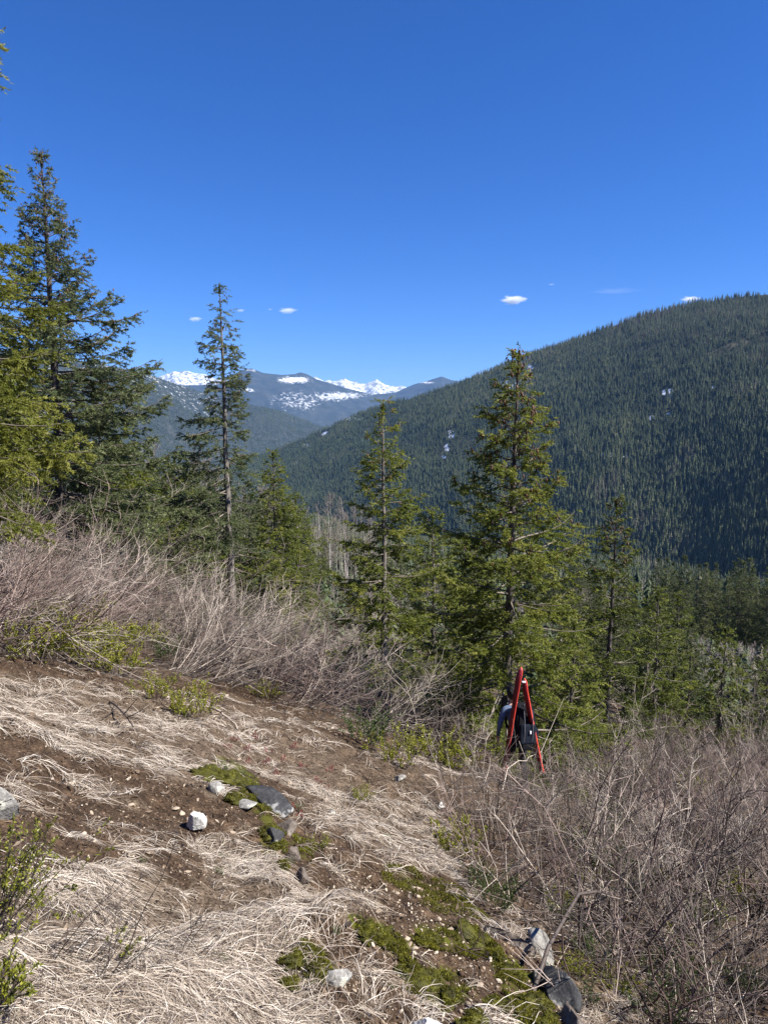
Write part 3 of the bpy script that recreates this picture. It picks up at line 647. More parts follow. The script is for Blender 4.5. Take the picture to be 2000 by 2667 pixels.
# ---------------------------------------------------------------- middle distance: firs and bare aspens, copied
rngM = np.random.default_rng(404)
def mid_proto(seed, mat, **kw):
    g = conifer(seed, 10.0, 0.10, 2.2, base=0.05, nwh=22, per=5, prof=0.75, nlen=0.15, nwid=0.06, nn=9, twd=7, shoot=0.24, sub=0.13, wob=0.03, **kw)
    e, ch = tree_thing('fir_tree', g, mat, (0, 0, 0), 'x', 'tree'); return e, ch
protos = [mid_proto(s, M['near_far_tree'], tint0=t) for s, t in ((501, 0.40), (502, 0.52), (503, 0.30))]
def aspen(seed, H=11.0, nb=34, r0=0.075, crown0=0.3):
    rng = np.random.default_rng(seed); k = 12; tz = np.linspace(0, 1, k)
    ax = np.stack([0.16 * np.cumsum(rng.normal(0, 0.7, k)) + rng.normal(0, 0.6) * tz, 0.16 * np.cumsum(rng.normal(0, 0.7, k)), tz * H], -1); ax[0] = (0, 0, -0.4)
    tr = Geo(); V, F = tubes(ax[None], (r0 * (1 - 0.9 * tz))[None], 6); tr.add(V, F)
    cr = Geo(); h = rng.uniform(crown0, 0.97, nb); az = rng.uniform(0, 6.28, nb); L = H * 0.20 * (1.15 - h) * rng.uniform(0.6, 1.3, nb) + 0.3
    q = np.linspace(0, 1, 5); e = np.radians(rng.uniform(25, 60, nb))
    B = np.stack([np.interp(h, tz, ax[:, c]) for c in range(3)], -1)
    d = np.stack([np.cos(az) * np.cos(e), np.sin(az) * np.cos(e), np.sin(e)], -1)
    P = B[:, None] + d[:, None] * (L[:, None] * q)[..., None] + np.cumsum(rng.normal(0, 0.03, (nb, 5, 3)), 1) + np.array([0, 0, 1]) * (0.15 * L[:, None] * q ** 2)[..., None]
    V, F = tubes(P, 0.018 * (1.1 - q)[None] * np.ones((nb, 1)), 3); cr.add(V, F, 0.6)
    m = 9; bi = np.repeat(np.arange(nb), m); t = rng.uniform(0.2, 1, nb * m); x = t * 4; i0 = np.minimum(x.astype(int), 3); f = (x - i0)[:, None]
    B2 = P[bi, i0] * (1 - f) + P[bi, i0 + 1] * f; d2 = nrm(d[bi] + rng.normal(0, 0.6, (nb * m, 3)) + np.array([0, 0, 0.35])); l2 = rng.uniform(0.25, 0.8, nb * m)
    q3 = np.linspace(0, 1, 3); P2 = B2[:, None] + d2[:, None] * (l2[:, None] * q3)[..., None]
    V, F = tubes(P2, 0.010 * (1.15 - q3)[None] * np.ones((nb * m, 1)), 3); cr.add(V, F, 0.65)
    return tr, cr
def aspen_proto(seed, **kw):
    tr, cr = aspen(seed, **kw); e = empty('aspen_tree', (0, 0, 0), 0, 'x', 'tree')
    return e, [tr.build('trunk', [M['aspen_bark']], e, smooth=True), cr.build('branches', [M['stem']], e)]
asp = [aspen_proto(601), aspen_proto(602), aspen_proto(603, nb=48, crown0=0.2)]

def scatter_trees(n, xr, yr, hr, cond, prot, label, group, seed, w=None, cat='tree', min_d=1.6):
    rng = np.random.default_rng(seed); placed = []; tries = 0
    while len(placed) < n and tries < n * 200:
        tries += 1
        px = rng.uniform(*xr); y = math.exp(rng.uniform(math.log(yr[0]), math.log(yr[1])))
        p = at_ground(px, y)
        H = rng.uniform(*hr)
        if not cond(px, y, p, H): continue
        if any((p[0] - q[0]) ** 2 + (p[1] - q[1]) ** 2 < (min_d * (0.5 + y / 60)) ** 2 for q in placed): continue
        if any((p[0] - q[0]) ** 2 + (p[1] - q[1]) ** 2 < 1.2 for q, _ in HERO): continue
        placed.append(p)
        e, ch = prot[rng.integers(len(prot))]
        s_ = H / (10.0 if e.name.startswith('fir') else 11.0)
        wd = s_ * rng.uniform(0.6, 0.95)
        copy_thing(e, ch, tuple(p), (0, 0, rng.uniform(0, 6.28)), (wd, wd, s_), label, cat, group)
    return placed
def top_row(p, H):
    return float(proj(np.array([p[0], p[1], p[2] + H]))[1])
LIM_L = ([-200, 150, 330, 430, 520, 600, 700, 780, 830, 900, 1000, 1100, 1300, 1500], [1200, 1100, 1110, 1130, 1170, 1215, 1225, 1290, 1385, 1400, 1420, 1400, 1400, 1400])
lim_l = lambda px: np.interp(px, *LIM_L)
scatter_trees(70, (200, 800), (34, 150), (6, 13), lambda px, y, p, H: lim_l(px) + rngM.uniform(-5, 15) < top_row(p, H) < 1500, protos, 'green fir in the mixed wood on the slope behind the tall slim fir', 'firs of the wood behind the tall slim fir', 41)
scatter_trees(26, (770, 1250), (48, 150), (5, 11), lambda px, y, p, H: lim_l(px) < top_row(p, H) < 1560, protos, 'small fir among grey aspens below the dark mountain', 'firs among the aspens below the mountain', 42)
scatter_trees(44, (755, 985), (70, 190), (7, 16), lambda px, y, p, H: 1268 + 0.3 * abs(px - 850) < top_row(p, H) < 1440, asp, 'bare pale trunked aspen in the grey grove right of the pointed fir', 'bare aspens of the grey grove', 43, min_d=0.5)
scatter_trees(40, (330, 900), (45, 110), (7, 12), lambda px, y, p, H: lim_l(px) - 10 < top_row(p, H) < 1480, asp[2:], 'bare grey tree between the firs behind the tall slim fir', 'bare trees between the firs', 44, min_d=0.8)
LIM_R = ([1300, 1420, 1500, 1600, 1700, 1800, 1900, 2000, 2300], [1560, 1560, 1520, 1530, 1590, 1620, 1660, 1650, 1650])
lim_r = lambda px: np.interp(px, *LIM_R)
scatter_trees(96, (1380, 2100), (24, 130), (4.5, 11), lambda px, y, p, H: lim_r(px) < top_row(p, H) < 1840, protos, 'green fir on the slope dropping to the valley at the right', 'firs on the slope dropping to the valley', 45)
scatter_trees(22, (1380, 2150), (35, 120), (5, 9), lambda px, y, p, H: lim_r(px) < top_row(p, H) < 1800, asp[2:], 'bare grey tree among firs on the slope dropping to the valley', 'bare trees on the slope dropping to the valley', 46)

# ---------------------------------------------------------------- far forest
def far_proto(name, seed, bare=False, tiers=8, n=7):
    rng = np.random.default_rng(seed); V = []; F = []
    def tri(a, b, c): k = len(V); V.extend([a, b, c]); F.append((k, k + 1, k + 2))
    if not bare:
        for i in range(tiers):
            t = i / (tiers - 1); z1 = 0.10 + 0.80 * t + rng.uniform(-.02, .02); rr = 0.155 * (1 - t) ** 0.8 + 0.02; a0 = rng.uniform(0, 6.28)
            for j in range(n):
                a = a0 + j * 6.283 / n + rng.uniform(-.25, .25); r_ = rr * rng.uniform(0.6, 1.25); wv = 0.55
                tip = (r_ * math.cos(a), r_ * math.sin(a), z1 - 0.05 - 0.25 * r_ + rng.uniform(-.03, .02))
                tri((r_ * 0.55 * math.cos(a - wv), r_ * 0.55 * math.sin(a - wv), z1 - 0.01), tip, (0, 0, z1 + 0.11 * (1.25 - t)))
                tri(tip, (r_ * 0.55 * math.cos(a + wv), r_ * 0.55 * math.sin(a + wv), z1 - 0.01), (0, 0, z1 + 0.11 * (1.25 - t)))
    else:
        tri((-0.008, 0, 0), (0.008, 0, 0), (0, 0, 1)); tri((0, -0.008, 0), (0, 0.008, 0), (0, 0, 1))
        for j in range(60):
            z = rng.uniform(0.3, 0.95); a = rng.uniform(0, 6.28); L = 0.17 * (1.1 - z) * rng.uniform(.6, 1.3); c, s_ = math.cos(a), math.sin(a)
            tri((0, 0, z), (-s_ * 0.006, c * 0.006, z), (c * L, s_ * L, z + L * rng.uniform(0.2, 1.0)))
    me = bpy.data.meshes.new(name); me.from_pydata(V, [], F); me.materials.append(M['far_bare'] if bare else M['far_tree'])
    return bpy.data.objects.new(name, me)
pc = bpy.data.collections.new('far_tree_kinds')
FARP = [far_proto('far_tree_%s' % 'abcd'[k], 900 + k, k == 3, 8 + k, 6 + k % 2) for k in range(4)]
for o in FARP: pc.objects.link(o)

def gn_forest(name, pts, scale, rot, idx, tint, label=None):
    me = bpy.data.meshes.new(name); me.vertices.add(len(pts)); me.vertices.foreach_set('co', np.ascontiguousarray(pts, np.float32).ravel())
    for nm, ty, key, val in (('fscale', 'FLOAT_VECTOR', 'vector', scale), ('frot', 'FLOAT_VECTOR', 'vector', rot), ('fidx', 'INT', 'value', idx), ('tint', 'FLOAT', 'value', tint)):
        a = me.attributes.new(nm, ty, 'POINT'); a.data.foreach_set(key, np.ascontiguousarray(val, np.int32 if ty == 'INT' else np.float32).ravel())
    o = bpy.data.objects.new(name, me); COL.objects.link(o); tag(o, kind='stuff')
    ng = bpy.data.node_groups.new(name + '_nodes', 'GeometryNodeTree')
    ng.interface.new_socket('Geometry', in_out='INPUT', socket_type='NodeSocketGeometry'); ng.interface.new_socket('Geometry', in_out='OUTPUT', socket_type='NodeSocketGeometry')
    N = ng.nodes.new; gi = N('NodeGroupInput'); go = N('NodeGroupOutput'); ip = N('GeometryNodeInstanceOnPoints'); ci = N('GeometryNodeCollectionInfo')
    ci.inputs['Collection'].default_value = pc; ci.inputs['Separate Children'].default_value = True; ci.inputs['Reset Children'].default_value = True
    ip.inputs['Pick Instance'].default_value = True
    def na(nm, ty): n = N('GeometryNodeInputNamedAttribute'); n.data_type = ty; n.inputs['Name'].default_value = nm; return n.outputs['Attribute']
    er = N('FunctionNodeEulerToRotation'); l = ng.links.new
    l(gi.outputs[0], ip.inputs['Points']); l(ci.outputs[0], ip.inputs['Instance']); l(na('fidx', 'INT'), ip.inputs['Instance Index'])
    l(na('frot', 'FLOAT_VECTOR'), er.inputs[0]); l(er.outputs[0], ip.inputs['Rotation']); l(na('fscale', 'FLOAT_VECTOR'), ip.inputs['Scale']); l(ip.outputs[0], go.inputs[0])
    md = o.modifiers.new('forest', 'NODES'); md.node_group = ng
    return o
def forest_on_loft(name, P, S, n, hr, seed, bare_frac, tintf, margin=260):
    rng = np.random.default_rng(seed); nv, nu, _ = P.shape
    a = P[1:, :-1] - P[:-1, :-1]; b = P[:-1, 1:] - P[:-1, :-1]; area = np.linalg.norm(np.cross(a, b), axis=-1)
    px, py, d = proj(P[:-1, :-1]); area = area * ((px > -margin) & (px < 2000 + margin))
    c = rng.choice(area.size, n, p=(area / area.sum()).ravel()); j, i = np.divmod(c, nu - 1)
    u = rng.uniform(0, 1, n)[:, None]; v = rng.uniform(0, 1, n)[:, None]
    Q = P[j, i] * (1 - u) * (1 - v) + P[j, i + 1] * u * (1 - v) + P[j + 1, i] * (1 - u) * v + P[j + 1, i + 1] * u * v
    sn = np.clip(S[j, i], 0, 0.58); Q = Q[rng.uniform(0, 1, n) > sn * 1.25]; n = len(Q)
    cl = fbm(Q[:, 0] / 90, Q[:, 1] / 90, seed, 4); c2 = fbm(Q[:, 0] / 420, Q[:, 2] / 200, seed + 5, 3)
    kp = rng.uniform(0, 1, n) < np.clip(1.15 + 1.1 * cl, 0.25, 1); Q, cl, c2 = Q[kp], cl[kp], c2[kp]; n = len(Q)
    idx = rng.integers(0, 3, n); bare = rng.uniform(0, 1, n) < bare_frac(Q, cl); idx[bare] = 3
    H = rng.uniform(*hr, n) * (1 + 0.35 * cl + 0.3 * c2); wd = H * rng.uniform(0.8, 1.3, n)
    tint = np.clip(tintf(Q) + 0.32 * cl + 0.35 * c2 + rng.normal(0, 0.14, n), 0, 1)
    Q[:, 2] -= 1.0
    return gn_forest(name, Q, np.stack([wd, wd, H], -1), np.stack([rng.normal(0, .03, n), rng.normal(0, .03, n), rng.uniform(0, 6.28, n)], -1), idx, tint)
zr = lambda Q: sstep(-250, 420, Q[:, 2])
forest_on_loft('mountain_forest', PR, SR, 86000, (13, 24), 61, lambda Q, cl: np.clip(0.02 + 0.22 * sstep(0.45, 0.9, zr(Q)) + 0.5 * (cl > 0.42), 0, 1), lambda Q: 0.42 + 0.18 * zr(Q))
forest_on_loft('mountain_left_forest', PL, SL, 36000, (14, 25), 62, lambda Q, cl: np.clip(0.22 + 0.4 * (cl > 0.2), 0, 1), lambda Q: 0.38 + 0 * Q[:, 2], 60)

# forest of the valley floor: nearest trees one by one, the rest as one wood
def valley_points(n, seed):
    rng = np.random.default_rng(seed)
    px = rng.uniform(-100, 2150, n * 3); rr = np.sqrt(rng.uniform(70 ** 2, 1500 ** 2, n * 3))
    th = np.arctan((px - 1000) / FPX); x = rr * np.sin(th); y = rr * np.cos(th)
    z = height(x, y, False); Q = np.stack([x, y, z], -1)
    keep = rng.uniform(0, 1, n * 3) < np.clip(0.55 + 0.9 * fbm(x / 70, y / 70, 9, 3), 0.1, 1)
    return Q[keep][:n], rng
QV, rv = valley_points(26000, 71)
rr = np.hypot(QV[:, 0], QV[:, 1]); order = np.argsort(rr); QV = QV[order]; n = len(QV)
Hh = rv.uniform(11, 21, n); cl = fbm(QV[:, 0] / 60, QV[:, 1] / 60, 72, 4)
pxx, _, _ = proj(QV); _, pyt, _ = proj(QV + np.stack([0 * Hh, 0 * Hh, Hh], -1))
okv = (pyt > np.interp(pxx, [0, 700, 760, 1000, 1300, 1450, 2300], [1215, 1215, 1300, 1390, 1390, 1430, 1440])) & (pxx > 150)
QV, Hh, cl, pxx = QV[okv], Hh[okv], cl[okv], pxx[okv]; n = len(QV)
bare = rv.uniform(0, 1, n) < np.clip(0.10 + 0.9 * (cl > 0.25), 0, 0.8)
near = (pxx > 1380) & (pxx < 2030); ni = np.where(near)[0][:74]
for i in ni:
    e, ch = protos[rv.integers(3)]; w_ = Hh[i] / 10 * rv.uniform(0.75, 1.0)
    copy_thing(e, ch, tuple(QV[i] - np.array([0, 0, 0.4])), (0, 0, rv.uniform(0, 6.28)), (w_, w_, Hh[i] / 10), 'fir in the sunlit wood on the valley floor below the dark mountain', 'tree', 'firs of the valley floor wood')
mask = np.ones(n, bool); mask[ni] = False
idx = rv.integers(0, 3, n); idx[bare] = 3; wd = Hh * rv.uniform(0.85, 1.3, n)
gn_forest('valley_forest', QV[mask] - np.array([0, 0, 0.6]), np.stack([wd, wd, Hh], -1)[mask], np.stack([np.zeros(n), np.zeros(n), rv.uniform(0, 6.28, n)], -1)[mask], idx[mask], np.clip(0.62 + 0.3 * cl + rv.normal(0, .15, n), 0, 1)[mask])
# scrub filling the slope between the trees
rq = np.random.default_rng(515); px = rq.uniform(-100, 2150, 5200); r_ = np.sqrt(rq.uniform(27 ** 2, 135 ** 2, 5200)); th = np.arctan((px - 1000) / FPX); x = r_ * np.sin(th); y = r_ * np.cos(th)
kq = rq.uniform(0, 1, 5200) < np.clip(0.6 + 1.2 * fbm(x / 9, y / 9, 88, 3), 0.1, 1); x, y = x[kq], y[kq]; n = len(x); Hs = rq.uniform(1.2, 3.2, n); ix = np.where(rq.uniform(0, 1, n) < 0.62, 3, rq.integers(0, 3, n)); wq = Hs * rq.uniform(1.3, 2.3, n)
gn_forest('slope_scrub', np.stack([x, y, height(x, y) - 0.3], -1), np.stack([wq, wq, Hs], -1), np.stack([rq.normal(0, .1, n), rq.normal(0, .1, n), rq.uniform(0, 6.28, n)], -1), ix, np.clip(rq.normal(0.55, 0.22, n), 0, 1))
for e, ch in protos + asp:
    for c in ch: bpy.data.objects.remove(c)
    bpy.data.objects.remove(e)
#==SECTION_C==
# ---------------------------------------------------------------- bare brush
DOWN = nrm(np.array([SA, SB, 0.0])); DOWN_AZ = math.atan2(SB, SA)
def interp_path(P, bi, t):
    K = P.shape[1]; x = t * (K - 1); i0 = np.minimum(x.astype(int), K - 2); f = (x - i0)[:, None]
    return P[bi, i0] * (1 - f) + P[bi, i0 + 1] * f, nrm(P[bi, i0 + 1] - P[bi, i0])
def shrub_geo(seed, H=1.6, stems=30, lean=0.0, spread=0.5, r=0.0085, twigs=6, fine=2, base_r=0.22, curl=0.25, tint0=0.5, fine_l=0.30):
    rng = np.random.default_rng(seed); g = Geo(); N = stems; K = 9; q = np.linspace(0, 1, K)
    a = rng.uniform(0, 6.28, N); rr = base_r * np.sqrt(rng.uniform(0, 1, N))
    B = np.stack([rr * np.cos(a), rr * np.sin(a), np.full(N, -0.12)], -1)
    out = spread * rng.uniform(0.2, 1.0, N); az = a + rng.normal(0, 0.7, N)
    d0 = np.stack([np.cos(az) * out + lean * rng.uniform(0.6, 1.5, N), np.sin(az) * out, np.ones(N)], -1)
    if lean > 0.5: d0[:, 2] = rng.uniform(0.25, 0.9, N)
    d0 = nrm(d0); L = H * rng.uniform(0.5, 1.15, N) * (1.25 if lean > 0.5 else 1.05)
    d1 = nrm(d0 + np.array([0, 0, curl if lean > 0.5 else -0.1]) + rng.normal(0, 0.35, (N, 3)))
    D = nrm(d0[:, None] * (1 - q[None, :, None]) + d1[:, None] * q[None, :, None] + np.cumsum(rng.normal(0, 0.11, (N, K, 3)), 1) + rng.normal(0, 0.08, (N, K, 3)))
    P = B[:, None] + np.concatenate([np.zeros((N, 1, 3)), np.cumsum(D[:, :-1] * (L / (K - 1))[:, None, None], 1)], 1)
    tn = np.clip(rng.normal(tint0, 0.27, N), 0, 1)
    V, F = tubes(P, (r * rng.uniform(0.55, 1.3, N))[:, None] * (1.05 - 0.75 * q[None]), 3); g.add(V, F, np.repeat(tn, K * 3))
    m = twigs; bi = np.repeat(np.arange(N), m); t = rng.uniform(0.22, 0.98, N * m); B2, T2 = interp_path(P, bi, t)
    d2 = nrm(T2 + rng.normal(0, 0.60, (N * m, 3)) + np.array([0, 0, 0.12])); l2 = L[bi] * rng.uniform(0.18, 0.62, N * m) * (1.12 - t)
    q2 = np.linspace(0, 1, 4); bend = rng.normal(0, 0.28, (N * m, 1, 3))
    P2 = B2[:, None] + d2[:, None] * (l2[:, None] * q2)[..., None] + bend * (l2[:, None] * q2 ** 2)[..., None]
    V, F = tubes(P2, np.full((N * m, 1), r * 0.48) * (1.1 - 0.7 * q2[None]), 3); g.add(V, F, np.repeat(np.clip(tn[bi] + 0.08, 0, 1), 12))
    if fine:
        M2 = N * m; bi = np.repeat(np.arange(M2), fine); t = rng.uniform(0.15, 1, M2 * fine); B3, T3 = interp_path(P2, bi, t)
        d3 = nrm(T3 + rng.normal(0, 0.75, (M2 * fine, 3)) + np.array([0, 0, 0.1])); l3 = fine_l * rng.uniform(0.25, 1.0, M2 * fine)
        q3 = np.linspace(0, 1, 3); P3 = B3[:, None] + d3[:, None] * (l3[:, None] * q3)[..., None]
        V, F = tubes(P3, np.full((M2 * fine, 1), r * 0.30) * (1.1 - 0.6 * q3[None]), 3); g.add(V, F, np.repeat(np.clip(tn[np.repeat(np.repeat(np.arange(N), m), fine)] + 0.14, 0, 1), 9))
    return g
LEANP = [shrub_geo(700 + k, 1.75, 23, 0.95, 0.6, r=0.0074, tint0=0.50 + 0.05 * (k % 2)).build('bare_shrub', [M['stem_red'] if k % 2 else M['stem']], link=False) for k in range(5)]
UPP = [shrub_geo(720 + k, 1.5, 19, 0.16, 0.75, r=0.0072, twigs=7, fine=2, base_r=0.4, tint0=0.46 + 0.06 * (k % 2)).build('bare_shrub', [M['stem_red'] if k % 2 else M['stem']], link=False) for k in range(5)]
LIMB = ([-300, 0, 150, 300, 420, 520, 700, 800, 900, 1000, 1060, 1150, 1220, 1290, 1335, 1420, 1470, 1540, 1650, 1800, 2000, 2300],
        [1200, 1225, 1270, 1330, 1390, 1420, 1455, 1470, 1490, 1540, 1660, 1730, 1780, 1900, 2030, 2030, 1900, 1840, 1815, 1790, 1740, 1700])
def brush_scatter():
    rng = np.random.default_rng(77); pts = []; n = 0
    while n < 235:
        y = rng.uniform(1.8, 27); x = rng.uniform(-0.62, 0.62) * (y + 2.2)
        if rng.uniform() > min(1.0, 0.40 + 3.4 / y): continue
        z = float(height(x, y)); px, py, d = proj(np.array([x, y, z]))
        if not inpoly(px, py, BRUSH): continue
        if px < -260 or px > 2300 or py > 2950: continue
        ms = 0.86 if (y < 7 and px > 1150) else 0.62
        if any((x - a) ** 2 + (y - b) ** 2 < ms * ms * 0.55 for a, b in pts): continue
        if any((px - a) ** 2 / w_ ** 2 + (py - b) ** 2 / h_ ** 2 < 1 for a, b, w_, h_ in ((180, 1720, 220, 75), (500, 1890, 120, 60), (1080, 2010, 150, 45), (1185, 2240, 90, 60), (1270, 2370, 80, 60))): continue
        if (x - 2.42) ** 2 + (y - 11.62) ** 2 < 0.4: continue
        pts.append((x, y)); n += 1
        left = px < 1120 - 0.2 * (py - 1700)
        o = (LEANP if left else UPP)[rng.integers(5)]
        hh = 1.75 if left else 1.5
        s_ = rng.uniform(0.75, 1.25) * (1.3 if left and px < 420 else 1.0)
        # no taller than the brush line of the photograph
        for _ in range(12):
            if proj(np.array([x, y, z + hh * s_ * 0.93]))[1] < np.interp(px, *LIMB) + rng.uniform(-15, 45): s_ *= 0.86
        if s_ < 0.16: s_ = 0.16
        c = o.copy(); COL.objects.link(c); c.location = (x, y, z)
        c.rotation_euler = (rng.normal(0, .06), rng.normal(0, .06), DOWN_AZ - 0.55 + rng.normal(0, 0.45) if left else rng.uniform(0, 6.28))
        c.scale = (s_ * 1.1, s_ * 1.1, s_) if s_ > 0.5 else (0.55, 0.55, s_)
        if left: tag(c, 'bare brownish grey shrub leaning downhill in the thicket on the left slope', 'shrub', 'leaning shrubs of the left thicket')
        elif px > 1420: tag(c, 'bare brownish grey upright shrub in the dense thicket right of the hiker', 'shrub', 'upright shrubs of the right thicket')
        else: tag(c, 'bare grey shrub low on the slope below and beside the hiker', 'shrub', 'low bare shrubs near the hiker')
brush_scatter()

# single bare saplings that stand out
def sapling(px, py, toppy, seed, label, lean=0.1, stems=4, mat='stem', r=0.011, spread=0.18, **kw):
    p = ground_hit(px, py); H = top_height(p, toppy)
    g = shrub_geo(seed, H, stems, lean, spread, r=r, twigs=10, fine=3, base_r=0.06, tint0=0.72, fine_l=0.35, **kw)
    o = g.build('bare_sapling', [M[mat]]); o.location = p; o.rotation_euler = (0, 0, DOWN_AZ - 0.5); return tag(o, label, 'sapling')
sapling(238, 1600, 1175, 801, 'tall bare forked sapling rising from the left thicket in front of the bushy fir')
sapling(500, 1590, 1400, 802, 'pale grey bare sapling below the trunk of the tall slim fir', spread=0.35)
sapling(985, 1680, 1440, 803, 'reddish bare sapling cluster at the left edge of the slender fir', stems=8, mat='stem_red', spread=0.3)
sapling(845, 1640, 1330, 804, 'thin dark bare sapling leaning in front of the aspen grove', lean=0.35, stems=2)
sapling(1715, 1900, 1640, 805, 'pale bare sapling below the pair of firs on the right', stems=3, r=0.009)
sapling(1955, 2000, 1690, 806, 'twisted pale bare sapling at the right edge', stems=6, spread=0.6, r=0.010)
sapling(1905, 2040, 1560, 807, 'thin straight pale sapling in front of the small light green fir', stems=2, r=0.008, spread=0.06)
sapling(1560, 2000, 1760, 808, 'dark curving bare sapling just right of the hiker', stems=5, lean=0.6, r=0.009)

# brush floor: loose tangle of dead twigs lying under the shrubs
def twig_floor():
    rng = np.random.default_rng(31); N = 12000
    y = 2 + 20 * rng.uniform(0, 1, N) ** 1.4; x = rng.uniform(-0.62, 0.62, N) * (y + 1.5)
    px, py, d = proj(np.stack([x, y, height(x, y)], -1)); k = inpoly(px, py, BRUSH) & (px > -100) & (px < 2150) & (py < 2750); x, y = x[k], y[k]; N = len(x)
    az = DOWN_AZ - 0.3 + rng.normal(0, 0.75, N); L = rng.uniform(0.15, 0.7, N); q = np.linspace(0, 1, 4)
    el = np.abs(rng.normal(0.10, 0.22, N)); bend = rng.normal(0, 0.25, N)
    X = x[:, None] + np.cos(az[:, None] + bend[:, None] * q) * L[:, None] * q; Y = y[:, None] + np.sin(az[:, None] + bend[:, None] * q) * L[:, None] * q
    Z = height(X.ravel(), Y.ravel()).reshape(X.shape) + 0.01 + L[:, None] * np.sin(el)[:, None] * q
    V, F = tubes(np.stack([X, Y, Z], -1), (rng.uniform(0.0012, 0.0032, N) * (1 + y / 14))[:, None] * (1.1 - 0.6 * q[None]), 3)
    g = Geo(); g.add(V, F, np.repeat(np.clip(rng.normal(0.33, 0.3, N), 0, 1), 12)); tag(g.build('twig_litter', [M['stem']]), kind='stuff')
twig_floor()

# ---------------------------------------------------------------- leafy low shrubs
def leaf_quads(rng, O, D, ln, wd, tint):
    N = len(O); s_ = nrm(np.cross(D, rng.normal(size=(N, 3)))); up = np.cross(s_, D)
    a = O; b = O + D * (ln * 0.5)[:, None] + s_ * (wd * 0.5)[:, None]; c = O + D * ln[:, None] - up * (ln * 0.12)[:, None]; d = O + D * (ln * 0.5)[:, None] - s_ * (wd * 0.5)[:, None]
    m = O + D * (ln * 0.5)[:, None] - up * (wd * 0.22)[:, None]
    V = np.stack([a, b, c, d, m], 1).reshape(-1, 3); k = np.arange(N)[:, None] * 5
    F = np.concatenate([k + np.array([[0, 1, 4]]), k + np.array([[1, 2, 4]]), k + np.array([[2, 3, 4]]), k + np.array([[3, 0, 4]])])
    return V, F, np.repeat(tint, 5)
def leafy_geo(seed, H=0.45, R=0.45, stems=26, leaf=0.028, per=84, aspect=0.5, lean=0.2, tint0=0.55, sub=4, start=0.35, wisp=0.0):
    rng = np.random.default_rng(seed); g = Geo(); N = stems; K = 6; q = np.linspace(0, 1, K)
    a = rng.uniform(0, 6.28, N); rr = R * 0.45 * np.sqrt(rng.uniform(0, 1, N))
    B = np.stack([rr * np.cos(a), rr * np.sin(a), np.full(N, -0.05)], -1)
    d0 = nrm(np.stack([np.cos(a) * R / H * rng.uniform(.1, .8, N) + lean, np.sin(a) * R / H * rng.uniform(.1, .8, N), np.ones(N)], -1)); L = H * rng.uniform(0.6, 1.2, N)
    D = nrm(d0[:, None] + np.cumsum(rng.normal(0, 0.10, (N, K, 3)), 1))
    P = B[:, None] + np.concatenate([np.zeros((N, 1, 3)), np.cumsum(D[:, :-1] * (L / (K - 1))[:, None, None], 1)], 1)
    V, F = tubes(P, 0.0035 * (1.1 - 0.8 * q)[None] * np.ones((N, 1)), 3); g.add(V, F, 0.25, 1)
    bi = np.repeat(np.arange(N), sub); t = rng.uniform(0.3, 0.95, N * sub); B2, T2 = interp_path(P, bi, t)
    d2 = nrm(T2 + rng.normal(0, 0.5, (N * sub, 3)) + np.array([0, 0, 0.25])); l2 = L[bi] * rng.uniform(0.2, 0.45, N * sub); q2 = np.linspace(0, 1, 4)
    P2 = B2[:, None] + d2[:, None] * (l2[:, None] * q2)[..., None]
    V, F = tubes(P2, 0.002 * (1.1 - 0.7 * q2)[None] * np.ones((N * sub, 1)), 3); g.add(V, F, 0.3, 1)
    for PP, n in ((P, per // 3), (P2, per // 4)):
        M_ = len(PP); bi = np.repeat(np.arange(M_), n); t = start + (1 - start) * rng.uniform(0, 1, M_ * n) ** 0.7; O, T = interp_path(PP, bi, t)
        dd = nrm(T * rng.uniform(0.3, 1.1, (M_ * n, 1)) + rng.normal(0, 0.6, (M_ * n, 3)) + np.array([0, 0, 0.15])); ln = leaf * rng.uniform(0.6, 1.25, M_ * n)
        V, F, T3 = leaf_quads(rng, O, dd, ln, ln * aspect, np.clip(rng.normal(tint0, 0.2, M_ * n), 0, 1)); g.add(V, F, T3, 0)
    return g
LYG = [leafy_geo(810 + k, tint0=0.66) for k in range(3)]; LDK = [leafy_geo(820 + k, tint0=0.5, leaf=0.028, H=0.5) for k in range(2)]
LBIG = [leafy_geo(830 + k, tint0=0.6, leaf=0.052, H=0.55, per=20, aspect=0.55, stems=20) for k in range(2)]
def lm(geos, mat): return [g.build('leafy_shrub', [M[mat], M['stem']], link=False) for g in geos]
PYG, PDK, PBG = lm(LYG, 'leaf_yg'), lm(LDK, 'leaf_dk'), lm(LBIG, 'leaf_dk')
rngL = np.random.default_rng(88)
def leafy(px, py, wpx, label, protos_=PYG, hs=1.0, group=None):
    p = ground_hit(px, py); dep = proj(p)[2]; w = wpx * dep / FPX
    c = protos_[rngL.integers(len(protos_))].copy(); COL.objects.link(c); c.location = p; s_ = w / 0.78
    c.scale = (s_, s_, s_ * hs); c.rotation_euler = (0, 0, DOWN_AZ + rngL.normal(0, 0.4)); tag(c, label, 'shrub', group); return c
for q in ((95, 1720, 190), (170, 1690, 210), (235, 1735, 200), (300, 1760, 150), (215, 1640, 170), (130, 1650, 170), (285, 1700, 150), (60, 1650, 150)):
    leafy(q[0], q[1], q[2], 'yellow green low shrub in the leafy patch under the left thicket', group='leafy patch under the left thicket')
leafy(500, 1880, 140, 'round yellow green shrub on the grass below the left thicket', hs=1.15)
leafy(400, 1820, 110, 'small yellow green shrub left of the round one below the thicket')
leafy(690, 1820, 90, 'thin light green shrub right of the round yellow green one', hs=0.9)
leafy(770, 1800, 70, 'tiny light green shrub at the edge of the dry grass', hs=0.9)
leafy(1030, 1990, 150, 'yellow green shrub left of the hiker, nearest to the grass edge')
